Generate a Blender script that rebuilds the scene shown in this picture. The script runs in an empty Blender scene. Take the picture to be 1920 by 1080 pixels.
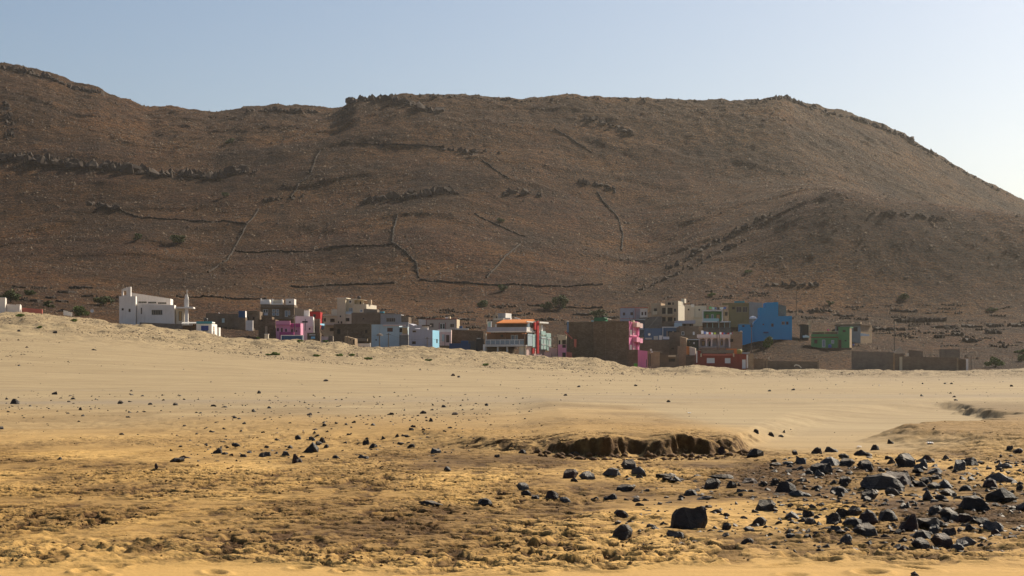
import bpy, bmesh, math, random
import numpy as np

SC = bpy.context.scene
COL = SC.collection
# ------------------------------------------------------------------ camera, sky, sun, exposure
F = 3200.0            # focal length in photograph pixels (1920 wide)
YH = 690.0            # eye-level row of the photograph
CZ = 1.7              # eye height
cam = bpy.data.cameras.new("camera")
cam.sensor_width = 36.0
cam.lens = 36.0 * F / 1920.0
cam.shift_y = (YH - 540.0) / 1920.0
cam.clip_start = 0.1
cam.clip_end = 6000.0
camo = bpy.data.objects.new("camera", cam)
camo.location = (0, 0, CZ)
camo.rotation_euler = (math.radians(90), 0, 0)
COL.objects.link(camo)
SC.camera = camo

SUN_AZ = math.radians(43.0)     # to the right of the view direction (+Y)
SUN_EL = math.radians(34.5)
world = bpy.data.worlds.new("World")
SC.world = world
world.use_nodes = True
wn = world.node_tree.nodes
wl = world.node_tree.links
wn.clear()
sky = wn.new("ShaderNodeTexSky")
sky.sky_type = 'NISHITA'
sky.sun_disc = False
sky.sun_elevation = SUN_EL
sky.sun_rotation = SUN_AZ
sky.altitude = 0
sky.air_density = 1.0
sky.dust_density = 1.5
sky.ozone_density = 2.6
bg = wn.new("ShaderNodeBackground")
bg.inputs[1].default_value = 0.064
wo = wn.new("ShaderNodeOutputWorld")
wl.new(sky.outputs[0], bg.inputs[0])
wl.new(bg.outputs[0], wo.inputs[0])

sun = bpy.data.lights.new("sun", 'SUN')
sun.energy = 5.0
sun.angle = math.radians(0.5)
sun.color = (1.0, 0.885, 0.71)
suno = bpy.data.objects.new("sun", sun)
COL.objects.link(suno)
from mathutils import Vector, Matrix
sdir = Vector((math.cos(SUN_EL) * math.sin(SUN_AZ), math.cos(SUN_EL) * math.cos(SUN_AZ), math.sin(SUN_EL)))
suno.rotation_euler = sdir.to_track_quat('Z', 'Y').to_euler()
suno.location = (60, 40, 90)

SC.view_settings.view_transform = 'Standard'
SC.view_settings.look = 'None'
SC.view_settings.gamma = 1.0
SC.view_settings.exposure = 0.58
SC.view_settings.use_curve_mapping = False
SC.render.engine = 'CYCLES'
SC.cycles.max_bounces = 5
SC.cycles.diffuse_bounces = 3
SC.cycles.volume_bounces = 1

# ------------------------------------------------------------------ helpers: noise
def _tab(seed):
    r = np.random.RandomState(seed)
    return r.permutation(4096), r.rand(4096) * 2 * np.pi
_TABS = {}
def perlin(x, y, seed=0):
    if seed not in _TABS:
        _TABS[seed] = _tab(seed)
    P, A = _TABS[seed]
    x = np.asarray(x, dtype=np.float64); y = np.asarray(y, dtype=np.float64)
    xi = np.floor(x).astype(np.int64); yi = np.floor(y).astype(np.int64)
    fx = x - xi; fy = y - yi
    def g(ix, iy, dx, dy):
        h = P[(P[ix & 4095] + iy) & 4095]
        a = A[h]
        return np.cos(a) * dx + np.sin(a) * dy
    u = fx * fx * fx * (fx * (fx * 6 - 15) + 10); v = fy * fy * fy * (fy * (fy * 6 - 15) + 10)
    a = g(xi, yi, fx, fy); b = g(xi + 1, yi, fx - 1, fy)
    c = g(xi, yi + 1, fx, fy - 1); d = g(xi + 1, yi + 1, fx - 1, fy - 1)
    return 1.5 * ((a * (1 - u) + b * u) * (1 - v) + (c * (1 - u) + d * u) * v)
def fbm(x, y, lam, oct=4, seed=0, gain=0.5):
    s = 0.0; amp = 1.0
    for k in range(oct):
        s = s + amp * perlin(x / lam + 17.3 * k, y / lam - 9.1 * k, seed + k)
        amp *= gain; lam *= 0.5
    return s
def sstep(a, b, x):
    t = np.clip((x - a) / (b - a), 0, 1)
    return t * t * (3 - 2 * t)

# ------------------------------------------------------------------ terrain heights (metres)
def prof(pts, sig=6):
    """a row of the land as seen from the beach: (column, row) pairs -> sampled and smoothed"""
    xs = np.arange(-1400, 3321, 4.0)
    p = np.array(pts, dtype=float)
    ys = np.interp(xs, p[:, 0], p[:, 1])
    if sig > 0:
        k = np.exp(-0.5 * (np.arange(-40, 41) * 4.0 / sig) ** 2); k /= k.sum()
        ys = np.convolve(np.pad(ys, 40, mode='edge'), k, mode='valid')
    return xs, ys
SKY = [(-200,118),(0,125),(60,138),(100,148),(140,166),(190,174),(196,182),(230,195),(280,212),(340,213),(400,220),(440,216),(462,209),(530,208),(592,211),(625,213),(648,202),(660,188),(700,184),(750,179),(850,180),(950,186),(980,188),(1060,181),(1140,184),(1200,187),(1300,190),(1400,190),(1440,187),(1462,183),(1485,189),(1500,197),(1530,203),(1545,211),(1590,217),(1640,234),(1700,257),(1712,268),(1760,295),(1800,318),(1850,345),(1880,358),(1920,378),(2100,470)]
def skyd(lo, hi):
    """skyline rows pushed down by lo..hi where given as ((x, extra) ...)"""
    ex = np.array(lo, dtype=float)
    return [(x, y + np.interp(x, ex[:, 0], ex[:, 1])) for x, y in SKY]
CREST = [(-200,580),(0,585),(60,586),(130,592),(220,605),(300,611),(400,627),(440,633),(500,635),(560,638),(640,642),(700,650),(760,648),(850,653),(900,657),(1000,666),(1060,667),(1120,671),(1160,680),(1180,686),(1220,690),(1260,689),(1300,681),(1340,685),(1380,692),(1400,693),(1500,691.5),(1650,693),(1800,695),(1860,693),(1920,690)]
FLAT = lambda D, z: YH + F * (CZ - z) / D
ST = [
 (0.5, None, 0.0), (40, None, 0.0), (75, None, 0.02), (112, None, 0.12),
 (150, [(-200,708),(0,708),(300,712),(600,716),(900,719),(1300,721),(1920,720)], 30),
 (240, [(-200,628),(0,634),(200,645),(400,662),(600,675),(800,686),(1000,693),(1200,704),(1500,708),(1920,707)], 30),
 (345, CREST, 5),
 (378, [(-200,590),(0,591),(130,601),(220,611),(330,619),(400,635),(500,643),(640,650),(760,657),(900,665),(1060,674),(1200,692),(1300,694),(1400,694),(1600,694),(1800,696),(1920,691)], 10),
 (406, [(-200,578),(0,581),(130,594),(220,607),(300,612),(400,622),(500,634),(650,643),(800,652),(950,658),(1060,664),(1200,676),(1300,678),(1380,674),(1450,662),(1500,660),(1540,660),(1600,661),(1640,667),(1700,674),(1800,678),(1920,677)], 12),
 (430, [(-200,568),(0,572),(130,588),(300,602),(400,610),(500,622),(650,633),(800,646),(950,650),(1060,652),(1200,652),(1300,655),(1380,644),(1415,633),(1450,629),(1490,630),(1525,643),(1600,646),(1700,658),(1920,662)], 15),
 (480, [(-200,552),(0,556),(300,585),(500,597),(700,608),(850,616),(1000,618),(1150,618),(1250,608),(1340,602),(1390,596),(1440,602),(1490,612),(1600,624),(1920,626)], 20),
 (545, [(-200,520),(0,530),(300,548),(500,556),(800,570),(1000,570),(1150,572),(1300,565),(1450,575),(1600,588),(1750,592),(1920,592)], 25),
 (640, [(-200,455),(0,455),(200,452),(400,462),(600,450),(800,430),(1000,438),(1100,462),(1180,488),(1230,482),(1300,452),(1380,424),(1440,402),(1500,372),(1560,352),(1650,366),(1760,386),(1920,412),(2100,440)], 12),
 (730, [(-200,320),(0,322),(200,318),(400,335),(560,318),(680,304),(800,292),(900,296),(1000,302),(1100,318),(1250,340),(1350,348),(1440,342),(1500,340),(1560,348),(1650,385),(1760,410),(1920,440),(2100,470)], 20),
 (830, skyd([(-200,60),(0,55),(200,35),(300,22),(500,12),(600,6),(660,4),(740,0),(1450,0),(1520,25),(1600,50),(1700,62),(1920,45)], 0), 7),
 (940, skyd([(-200,0),(620,0),(680,22),(1400,26),(1480,12),(1540,0),(1920,0)], 0), 4),
 (1060, skyd([(-200,60),(1920,60)], 0), 8),
 (1300, skyd([(-200,150),(1920,150)], 0), 8),
]
SD = np.array([s[0] for s in ST], dtype=float)
_SP = []
for D, p, q in ST:
    if p is None:
        _SP.append(None)
    else:
        _SP.append(prof(p, q))
def base_z(t, D):
    t = np.asarray(t, dtype=float); D = np.asarray(D, dtype=float)
    t, D = np.broadcast_arrays(t, D)
    px = 960 + F * t
    Z = []
    for (Dk, p, q), sp in zip(ST, _SP):
        if sp is None:
            Z.append(np.full(t.shape, q, dtype=float))
        else:
            Z.append(CZ + (YH - np.interp(px, sp[0], sp[1])) / F * Dk)
    n = len(Z)
    d = [(Z[k + 1] - Z[k]) / (SD[k + 1] - SD[k]) for k in range(n - 1)]
    m = [d[0]]
    for k in range(1, n - 1):
        h0, h1 = SD[k] - SD[k - 1], SD[k + 1] - SD[k]
        w1, w2 = 2 * h1 + h0, h1 + 2 * h0
        same = (d[k - 1] * d[k]) > 0
        with np.errstate(divide='ignore', invalid='ignore'):
            hm = (w1 + w2) / (w1 / d[k - 1] + w2 / d[k])
        m.append(np.where(same, hm, 0.0))
    m.append(d[-1])
    out = np.zeros(t.shape)
    idx = np.clip(np.searchsorted(SD, D, side='right') - 1, 0, n - 2)
    for k in np.unique(idx):
        s = idx == k
        h = SD[k + 1] - SD[k]
        u = (D[s] - SD[k]) / h
        out[s] = ((1 + 2 * u) * (1 - u) ** 2 * Z[k][s] + u * (1 - u) ** 2 * h * m[k][s] + u * u * (3 - 2 * u) * Z[k + 1][s] + u * u * (u - 1) * h * m[k + 1][s])
    return out

def bank(x, D):
    """washed-out sand bank and gully across the beach: height, dampness"""
    n = fbm(x, D, 1.1, 4, 31)
    n2 = fbm(x, D, 4.0, 3, 37)
    # centre bank with the cut face
    edge = np.interp(x, [-12, -6, -2.5, 0.0, 1.2, 3.9, 4.6, 6.5, 9.5, 15, 22], [47, 41, 37, 34.6, 33.9, 33.7, 34.6, 41, 50, 62, 75])
    wid = np.interp(x, [-10, -3, -1.0, 0.3, 1.2, 3.9, 4.6, 6.5, 10], [9, 6.0, 2.6, 0.9, 0.35, 0.35, 0.7, 4.0, 8])
    hgt = np.interp(x, [-10, -3, 0.2, 1.5, 3.8, 5, 8], [0.22, 0.22, 0.24, 0.38, 0.33, 0.30, 0.28])
    slump = sstep(-0.1, 0.5, perlin(x / 0.8, 0 * x + 3.3, 41)) * sstep(0.0, 1.0, x) * (1 - sstep(4.0, 4.8, x))
    wid = wid * (1 + 2.2 * slump) + 0.12 * np.abs(n)
    e = edge - 0.45 * slump + np.clip(wid, 0, 0.6) * 0.9 * n + 0.15 * wid * n2 + 0.16 * perlin(x / 0.20, D / 0.5, 43) + 0.10 * perlin(x / 0.09, D / 0.3, 44)
    A = sstep(0.0, 1.0, (D - e) / wid)
    # small notches where the top of the bank crumbled
    zA = hgt * (0.92 + np.exp(-(np.maximum(D - edge, 0) / 2.2) ** 2) * (0.45 * perlin(x / 0.75, D / 2.0, 45) - 0.06)) * A
    # scour in front of the cut
    scour = -0.07 * np.exp(-((D - edge + 0.9) / 0.8) ** 2) * sstep(0.0, 1.5, x) * (1 - sstep(3.6, 5.0, x))
    # right-hand mound
    bx = np.interp(D, [30, 36, 40, 44, 47, 52, 60, 70, 90], [9.5, 8.2, 8.1, 9.6, 12.0, 14.6, 16.2, 17.6, 22]) + 0.5 * n + 0.5 * n2
    bw = np.interp(D, [30, 38, 44, 52, 60], [3.0, 2.2, 1.2, 0.8, 0.6])
    B = sstep(0.0, 1.0, (x - bx) / bw) * sstep(31, 37, D) * (1 - 0.75 * sstep(70, 100, D))
    zB = 0.30 * B
    z = np.maximum(zA, zB) + scour
    face = np.clip(4 * A * (1 - A), 0, 1) * np.clip(1.2 - wid, 0, 1)
    damp = np.clip(0.35 * A * (1 - sstep(40, 60, D)) * (1 - sstep(4.0, 5.5, x)) + 0.55 * B * (1 - sstep(60, 85, D)) + 0.75 * face, 0, 1)
    smooth_ch = sstep(3.8, 6.0, x) * (1 - B) * sstep(33, 37, D) * (1 - sstep(60, 75, D))
    return z * (1 - sstep(60, 110, D)), damp * 1.0, smooth_ch

_rd = np.random.RandomState(5)
DENTS = []
for k in range(230):
    D = 11.5 + 6.0 * _rd.rand() ** 0.8 if k < 120 else 15 + 9 * _rd.rand()
    t = -0.34 + 0.68 * _rd.rand()
    DENTS.append((t * D, D, 0.07 + 0.10 * _rd.rand(), 0.05 + 0.07 * _rd.rand(), _rd.rand() * 3.14, 0.016 + 0.03 * _rd.rand()))

def rough_mask(x, D):
    n = fbm(x, D * 0.7, 4.5, 3, 51)
    n2 = fbm(x, D * 0.6, 1.6, 3, 57)
    dd = D + 0.9 * n + 0.35 * n2
    r = sstep(14.2, 15.8, dd) * (1 - 0.35 * sstep(26, 33, dd)) * (1 - 0.7 * sstep(36, 52, dd)) * (1 - sstep(80, 110, D))
    r = r * np.clip(0.80 + 0.75 * n + 0.6 * n2, 0.15, 1.15)
    r = r + 0.05 * (1 - sstep(60, 110, D))
    clod = np.exp(-((x + 3.9) / 1.1) ** 2 - ((D - 16.0) / 0.9) ** 2) + 0.5 * np.exp(-((x + 2.6) / 1.0) ** 2 - ((D - 15.6) / 0.6) ** 2)
    hump = np.exp(-((x - 1.2) / 1.0) ** 2 - ((D - 18.0) / 1.6) ** 2)
    return r, clod, hump

def beach_detail(x, D):
    zb, damp, ch = bank(x, D)
    r, clod, hump = rough_mask(x, D)
    r = r * (1 - 0.85 * ch)
    wx = x + 0.10 * perlin(x / 0.6, D / 0.6, 61); wy = D + 0.10 * perlin(x / 0.6, D / 0.6, 62)
    a = perlin(wx / 0.75, wy / 0.55, 63); b = perlin(wx / 0.36, wy / 0.30, 64); c = perlin(wx / 0.17, wy / 0.15, 65); d = perlin(wx / 0.085, wy / 0.08, 66)
    fine = 1 - sstep(38, 60, D)
    pit = sstep(0.12, 0.20, b) + 0.7 * sstep(0.12, 0.22, c) * fine
    rel = 0.012 * a - 0.034 * pit + 0.006 * b + 0.010 * c * fine + 0.009 * d * fine
    z = zb + r * rel * (1 + 0.012 * D) + clod * (0.07 * np.abs(b) + 0.07 * np.abs(c) + 0.03 * a) + hump * (0.06 * a + 0.04 * np.abs(c) + 0.03)
    # slow undulation everywhere
    z = z + 0.03 * fbm(x, D, 5.0, 2, 71) * sstep(12, 20, D)
    z = z + sstep(70, 140, D) * 0.16 * fbm(x, D * 0.8, 14.0, 3, 73) * (1 - sstep(100, 160, D) * 0.35)
    # hummocks along the dune top
    dn = sstep(215, 300, D) * (1 - sstep(352, 372, D))
    z = z + dn * (0.45 * fbm(x, D, 9.0, 4, 75) + 0.16 * perlin(x / 1.9, D / 2.6, 79) + 0.10 * perlin(x / 0.8, D / 1.5, 80) + 0.30 * sstep(0.05, 0.4, perlin(x / 4.5, D / 6.0, 77)) - 0.55)
    damp_n = np.clip(0.5 + 0.9 * fbm(x, D * 0.55, 3.2, 4, 81), 0, 1)
    near = sstep(14.6, 17.5, D + 0.7 * fbm(x, D, 2.0, 2, 83))
    wet_and_shade = near * (1 - 0.65 * sstep(27, 44, D)) * (1 - sstep(60, 90, D)) * damp_n * (0.75 + 0.25 * sstep(-3, 3, x))
    wet_and_shade = 1.2 * wet_and_shade + 0.8 * np.clip(r, 0, 1) * np.clip(pit, 0, 1) * (1 - sstep(45, 70, D))   # shade of the trodden scoops, painted in with the dark sand colour
    damp = np.clip(np.maximum(damp, 0.95 * np.clip(wet_and_shade, 0, 1.1) * (1 - ch)), 0, 1)
    return z, damp, ch

def hill_detail(x, D):
    m = sstep(425, 560, D)
    m0 = sstep(378, 430, D)
    z = m * (2.4 * (1 - 0.85 * sstep(740, 820, D)) * fbm(x, D, 80, 2, 91) + 0.55 * fbm(x, D * 0.7, 16, 3, 95))
    # rocky crags breaking out along the contour
    band = perlin(x / 55, (D + 6 * perlin(x / 30, D / 30, 98)) / 24, 99)
    z = z + m * 0.8 * sstep(0.12, 0.30, band) * sstep(560, 640, D)
    z = z + m0 * (0.22 * fbm(x, D, 5.0, 3, 101) + 0.16 * np.abs(fbm(x, D, 2.2, 2, 105)))
    z = z + sstep(700, 820, D) * 0.9 * np.clip(fbm(x, D, 7.0, 3, 107), -0.3, 1)
    return z

def ground(x, y):
    """full height of the land at world x, y (y is the distance from the camera plane)"""
    x = np.asarray(x, dtype=float); y = np.asarray(y, dtype=float)
    x, y = np.broadcast_arrays(x, y)
    yy = np.maximum(y, 0.5)
    z = base_z(x / yy, yy)
    nearm = y < 380
    if nearm.any():
        zz = z.copy(); zz[nearm] += beach_detail(x[nearm], y[nearm])[0]; z = zz
    fm = y > 376
    if fm.any():
        zz = z.copy(); zz[fm] += hill_detail(x[fm], y[fm]); z = zz
    return z
def gz(x, y):
    return float(ground(np.array([x]), np.array([y]))[0])
def hit(px, py, d0=6.0, d1=1050.0, n=2600):
    """first point of the land met along a line of sight: world position"""
    t = (px - 960) / F
    D = np.exp(np.linspace(math.log(d0), math.log(d1), n))
    z = ground(t * D, D)
    row = YH - F * (z - CZ) / D
    k = np.argmax(row <= py) if (row <= py).any() else int(np.argmin(row))
    return (t * D[k], D[k], z[k])
def pix(px, py, D):
    return Vector(((px - 960) / F * D, D, CZ + (YH - py) / F * D))

# ------------------------------------------------------------------ helpers: materials
def new_mat(name):
    m = bpy.data.materials.new(name); m.use_nodes = True
    nt = m.node_tree
    return m, nt, nt.nodes["Principled BSDF"]
def nnode(nt, typ, **kw):
    n = nt.nodes.new(typ)
    for k, v in kw.items():
        setattr(n, k, v)
    return n
def noise(nt, vec, scale, detail=4, rough=0.55, dist=0.0):
    n = nnode(nt, "ShaderNodeTexNoise")
    n.inputs["Scale"].default_value = scale; n.inputs["Detail"].default_value = detail
    n.inputs["Roughness"].default_value = rough; n.inputs["Distortion"].default_value = dist
    nt.links.new(vec, n.inputs["Vector"])
    return n.outputs["Fac"]
def ramp(nt, fac, stops, interp='LINEAR'):
    n = nnode(nt, "ShaderNodeValToRGB"); cr = n.color_ramp; cr.interpolation = interp
    while len(cr.elements) < len(stops):
        cr.elements.new(0.5)
    for e, (p, c) in zip(cr.elements, stops):
        e.position = p
        e.color = (c, c, c, 1) if not isinstance(c, tuple) else (c[0], c[1], c[2], 1)
    nt.links.new(fac, n.inputs[0])
    return n.outputs[0]
def mixc(nt, fac, a, b, mode='MIX'):
    n = nnode(nt, "ShaderNodeMix", data_type='RGBA', blend_type=mode)
    for s, v in ((n.inputs[0], fac), (n.inputs[6], a), (n.inputs[7], b)):
        if hasattr(v, "links") or hasattr(v, "is_linked"):
            nt.links.new(v, s)
        elif isinstance(v, tuple):
            s.default_value = (v[0], v[1], v[2], 1)
        else:
            s.default_value = v
    return n.outputs[2]
def math_(nt, op, a, b=None):
    n = nnode(nt, "ShaderNodeMath", operation=op)
    for s, v in ((n.inputs[0], a), (n.inputs[1], b)):
        if v is None: continue
        if hasattr(v, "is_linked"): nt.links.new(v, s)
        else: s.default_value = v
    return n.outputs[0]
def scalev(nt, vec, s):
    n = nnode(nt, "ShaderNodeMapping"); n.inputs["Scale"].default_value = s
    nt.links.new(vec, n.inputs["Vector"]); return n.outputs[0]
def bump(nt, h, strength, dist, bsdf, prev=None):
    n = nnode(nt, "ShaderNodeBump"); n.inputs["Strength"].default_value = strength; n.inputs["Distance"].default_value = dist
    nt.links.new(h, n.inputs["Height"])
    if prev is not None: nt.links.new(prev, n.inputs["Normal"])
    if bsdf is not None: nt.links.new(n.outputs[0], bsdf.inputs["Normal"])
    return n.outputs[0]

def sand_material():
    m, nt, b = new_mat("sand")
    tc = nnode(nt, "ShaderNodeTexCoord").outputs["Object"]
    def attr(nm):
        a = nnode(nt, "ShaderNodeAttribute"); a.attribute_name = nm; return a.outputs["Fac"]
    damp, dune, track = attr("damp"), attr("dune"), attr("track")
    n1 = noise(nt, tc, 0.35, 5); n2 = noise(nt, tc, 3.0, 6, 0.65); n3 = noise(nt, tc, 26.0, 3, 0.6)
    light = mixc(nt, n1, (0.46, 0.268, 0.076), (0.55, 0.342, 0.115))
    beige = mixc(nt, n1, (0.325, 0.242, 0.130), (0.400, 0.306, 0.172))
    c = mixc(nt, dune, light, beige)
    dm = math_(nt, 'MULTIPLY', damp, ramp(nt, n2, [(0.28, 0.72), (0.48, 1.0)]))
    c = mixc(nt, dm, c, (0.074, 0.035, 0.009))  # moist sand tone, also carries the painted shade of the scoops
    c = mixc(nt, track, c, (0.27, 0.215, 0.15))
    wv = noise(nt, scalev(nt, tc, (0.12, 1.0, 1.0)), 0.55, 5, 0.65)
    c = mixc(nt, math_(nt, 'MULTIPLY', ramp(nt, wv, [(0.44, 0.0), (0.62, 0.42)]), dune), c, (0.215, 0.150, 0.080))
    c = mixc(nt, math_(nt, 'MULTIPLY', ramp(nt, wv, [(0.32, 0.35), (0.44, 0.0)]), dune), c, (0.46, 0.355, 0.205))
    # dark basalt grit mixed in, denser on the dune top
    gm = ramp(nt, noise(nt, tc, 0.22, 5, 0.7), [(0.42, 0.0), (0.64, 1.2)])
    gr = ramp(nt, noise(nt, scalev(nt, tc, (1, .55, 1)), 2.6, 5, 0.8), [(0.50, 0.0), (0.60, 1.0)])
    grit = attr("grit")
    g = math_(nt, 'MULTIPLY', math_(nt, 'MULTIPLY', gr, grit), math_(nt, 'ADD', gm, 0.45))
    c = mixc(nt, math_(nt, 'MINIMUM', g, 0.85), c, (0.105, 0.068, 0.036))
    c = mixc(nt, math_(nt, 'MULTIPLY', ramp(nt, n3, [(0.35, 1.0), (0.6, 0.0)]), 0.16), c, (0.16, 0.10, 0.04))
    nt.links.new(c, b.inputs["Base Color"])
    b.inputs["Roughness"].default_value = 0.95
    b.inputs["Specular IOR Level"].default_value = 0.15
    p = bump(nt, math_(nt, 'MULTIPLY', n2, attr('tread')), 0.8, 0.09, None)
    p = bump(nt, math_(nt, 'MULTIPLY', noise(nt, tc, 0.8, 5, 0.75), attr('tread')), 0.7, 0.25, None, p)
    p = bump(nt, noise(nt, scalev(nt, tc, (0.25, 1.0, 1.0)), 1.6, 3, 0.6), 0.35, 0.10, None, p)
    bump(nt, n3, 0.5, 0.012, b, p)
    return m
def hill_material():
    m, nt, b = new_mat("scree_hillside")
    tc = nnode(nt, "ShaderNodeTexCoord").outputs["Object"]
    def attr(nm):
        a = nnode(nt, "ShaderNodeAttribute"); a.attribute_name = nm; return a.outputs["Fac"]
    big = noise(nt, tc, 0.012, 5, 0.6); mid = noise(nt, scalev(nt, tc, (0.6, 1.0, 1.6)), 0.042, 7, 0.68)
    fin = noise(nt, tc, 0.55, 6, 0.75); sp = noise(nt, tc, 0.95, 3, 0.6)
    red = noise(nt, tc, 0.02, 4, 0.6)
    st = noise(nt, scalev(nt, tc, (0.22, 0.9, 0.9)), 0.55, 5, 0.75)
    olive = attr("olive")
    c = mixc(nt, ramp(nt, big, [(0.40, 0.0), (0.60, 1.0)]), (0.0428, 0.0198, 0.0074), (0.0938, 0.0468, 0.0148))
    c = mixc(nt, ramp(nt, red, [(0.45, 0.0), (0.62, 0.85)]), c, (0.0714, 0.0261, 0.0118))
    c = mixc(nt, olive, c, (0.0796, 0.0540, 0.0222))
    c = mixc(nt, ramp(nt, mid, [(0.50, 0.0), (0.64, 0.8)]), c, (0.1428, 0.0702, 0.0200))
    c = mixc(nt, ramp(nt, mid, [(0.32, 0.85), (0.46, 0.0)]), c, (0.0265, 0.0153, 0.0085))
    c = mixc(nt, ramp(nt, fin, [(0.38, 0.95), (0.50, 0.0)]), c, (0.0163, 0.0099, 0.0059))
    c = mixc(nt, ramp(nt, st, [(0.36, 0.8), (0.48, 0.0)]), c, (0.0204, 0.0121, 0.0074))
    c = mixc(nt, ramp(nt, st, [(0.54, 0.0), (0.66, 0.6)]), c, (0.1581, 0.0900, 0.0370))
    c = mixc(nt, ramp(nt, sp, [(0.58, 0.0), (0.68, 0.8)]), c, (0.2448, 0.1440, 0.0666))
    sk = noise(nt, scalev(nt, tc, (0.7, 1, 1)), 1.7, 3, 0.7)
    c = mixc(nt, ramp(nt, sk, [(0.40, 0.9), (0.50, 0.0)]), c, (0.012, 0.008, 0.006))
    c = mixc(nt, ramp(nt, sk, [(0.56, 0.0), (0.66, 0.75)]), c, (0.19, 0.118, 0.058))
    sandy = attr("sandy")
    c = mixc(nt, sandy, c, mixc(nt, ramp(nt, sk, [(0.38, 0.0), (0.62, 1.0)]), (0.030, 0.018, 0.010), (0.140, 0.083, 0.043)))
    # broad patches of darker rubble and paler dry grass
    pt = noise(nt, scalev(nt, tc, (0.75, 1.0, 1.3)), 0.019, 9, 0.74)
    c = mixc(nt, 0.9, c, ramp(nt, pt, [(0.38, (0.42, 0.35, 0.31)), (0.49, (0.86, 0.73, 0.65)), (0.60, (1.26, 1.04, 0.82))]), 'MULTIPLY')
    nt.links.new(c, b.inputs["Base Color"])
    b.inputs["Roughness"].default_value = 0.95
    b.inputs["Specular IOR Level"].default_value = 0.1
    p = bump(nt, fin, 1.0, 1.6, None)
    p = bump(nt, st, 0.8, 0.9, None, p)
    p = bump(nt, sk, 0.9, 0.35, None, p)
    bump(nt, sp, 0.6, 0.5, b, p)
    return m

# ------------------------------------------------------------------ setting: beach, hillside
def grid_mesh(name, t, D, zf, attrs, mat):
    T, DD = np.meshgrid(t, D)
    X = T * DD
    Z, at = zf(T, DD, X)
    nr, nc = X.shape
    co = np.stack([X, DD, Z], -1).reshape(-1, 3).astype(np.float32)
    i = np.arange(nr * nc).reshape(nr, nc)
    q = np.stack([i[:-1, :-1], i[:-1, 1:], i[1:, 1:], i[1:, :-1]], -1).reshape(-1, 4).astype(np.int32)
    me = bpy.data.meshes.new(name)
    me.vertices.add(len(co)); me.vertices.foreach_set("co", co.ravel())
    me.loops.add(q.size); me.loops.foreach_set("vertex_index", q.ravel())
    me.polygons.add(len(q)); me.polygons.foreach_set("loop_start", np.arange(0, q.size, 4, dtype=np.int32))
    me.polygons.foreach_set("use_smooth", np.ones(len(q), dtype=bool))
    me.update(calc_edges=True)
    for k, v in at.items():
        a = me.attributes.new(k, 'FLOAT', 'POINT'); a.data.foreach_set("value", v.ravel().astype(np.float32))
    me.materials.append(mat)
    o = bpy.data.objects.new(name, me); COL.objects.link(o)
    return o
def cols(fine, n):
    a = np.linspace(-fine, fine, n)
    w = np.array([0.42, 0.55, 0.75, 1.1, 1.7])
    return np.concatenate([-w[::-1], a, w])
M_SAND = sand_material()
M_HILL = hill_material()
def beach_z(T, D, X):
    z = base_z(T, D)
    d, damp, ch = beach_detail(X, D)
    z = z + d
    for (cx, cy, a, b, ang, dep) in DENTS:
        s = (np.abs(D - cy) < 0.6)
        if not s.any(): continue
        rows = np.where(s[:, 0])[0]; r0, r1 = rows[0], rows[-1] + 1
        dx = X[r0:r1] - cx; dy = D[r0:r1] - cy
        u = (dx * math.cos(ang) + dy * math.sin(ang)) / a; v = (-dx * math.sin(ang) + dy * math.cos(ang)) / b
        q = u * u + v * v
        z[r0:r1] += -dep * np.exp(-q * q * 1.2) + 0.5 * dep * np.exp(-(np.sqrt(q) - 1.5) ** 2 * 6)
    dune = sstep(26, 70, D + 6 * fbm(X, D, 12, 2, 111))
    dune = np.clip(dune + 0.5 * ch, 0, 1)
    slope = np.gradient(z, axis=0) / np.gradient(D, axis=0)
    damp = np.maximum(damp, 1.0 * sstep(0.15, 0.5, slope) * (D > 31) * (D < 40) * (X > -1.5) * (X < 6))
    row = YH - F * (z - CZ) / D
    track = np.exp(-((row - 748 + 2.0 * T * 10) / 5.0) ** 2) * (0.45 + 0.5 * fbm(X, D * 3, 30, 3, 113))
    track = track + 0.35 * np.exp(-((row - 737 - 20 * T) / 1.3) ** 2) + 0.35 * np.exp(-((row - 753 - 15 * T) / 1.0) ** 2)
    track = track * (D > 70) * (D < 150)
    right = sstep(0.05, 0.25, T) * sstep(130, 200, D) * 0.35
    grit = 0.10 * sstep(45, 70, D) + 0.85 * sstep(200, 290, D + 40 * fbm(X, D, 40, 3, 117)) + 0.25 * sstep(0.1, 0.25, T) * sstep(120, 200, D)
    tread = np.clip(rough_mask(X, D)[0] * (1 - ch), 0, 1) + 0.5 * sstep(150, 240, D)
    return z, {"tread": np.clip(tread, 0.08, 1), "damp": damp, "dune": dune, "track": np.clip(track + right, 0, 0.8), "grit": np.clip(grit, 0, 1)}
def rows():
    r = [4.0, 6.0, 8.0, 9.5]
    def run(to, step):
        while r[-1] < to: r.append(r[-1] + step)
    run(12.0, 0.06); run(14.3, 0.05); run(24, 0.033); run(31, 0.055); run(37, 0.045); run(46, 0.11); run(66, 0.22); run(130, 0.55); run(240, 1.3); run(378, 0.9)
    r[-1] = 378.0
    return np.array(r)
beach = grid_mesh("beach", cols(0.345, 620), rows(), beach_z, None, M_SAND)
beach["kind"] = "structure"
def hill_z(T, D, X):
    z = base_z(T, D) + hill_detail(X, D) * 1.0
    z = z + np.where(D < 380, beach_detail(X, D)[0], 0.0)
    sandy = (1 - sstep(380, 440, D + 12 * fbm(X, D, 14, 3, 121))) * 0.6
    olive = sstep(690, 800, D + 25 * fbm(X, D, 60, 3, 123)) * (0.35 + 0.5 * sstep(-0.05, 0.12, T))
    return z, {"sandy": np.clip(sandy, 0, 1), "olive": np.clip(olive, 0, 0.85)}
hr = np.concatenate([np.arange(378, 560, 1.1), np.arange(560, 960, 1.0), np.arange(960, 1300, 12.0)])
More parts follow.
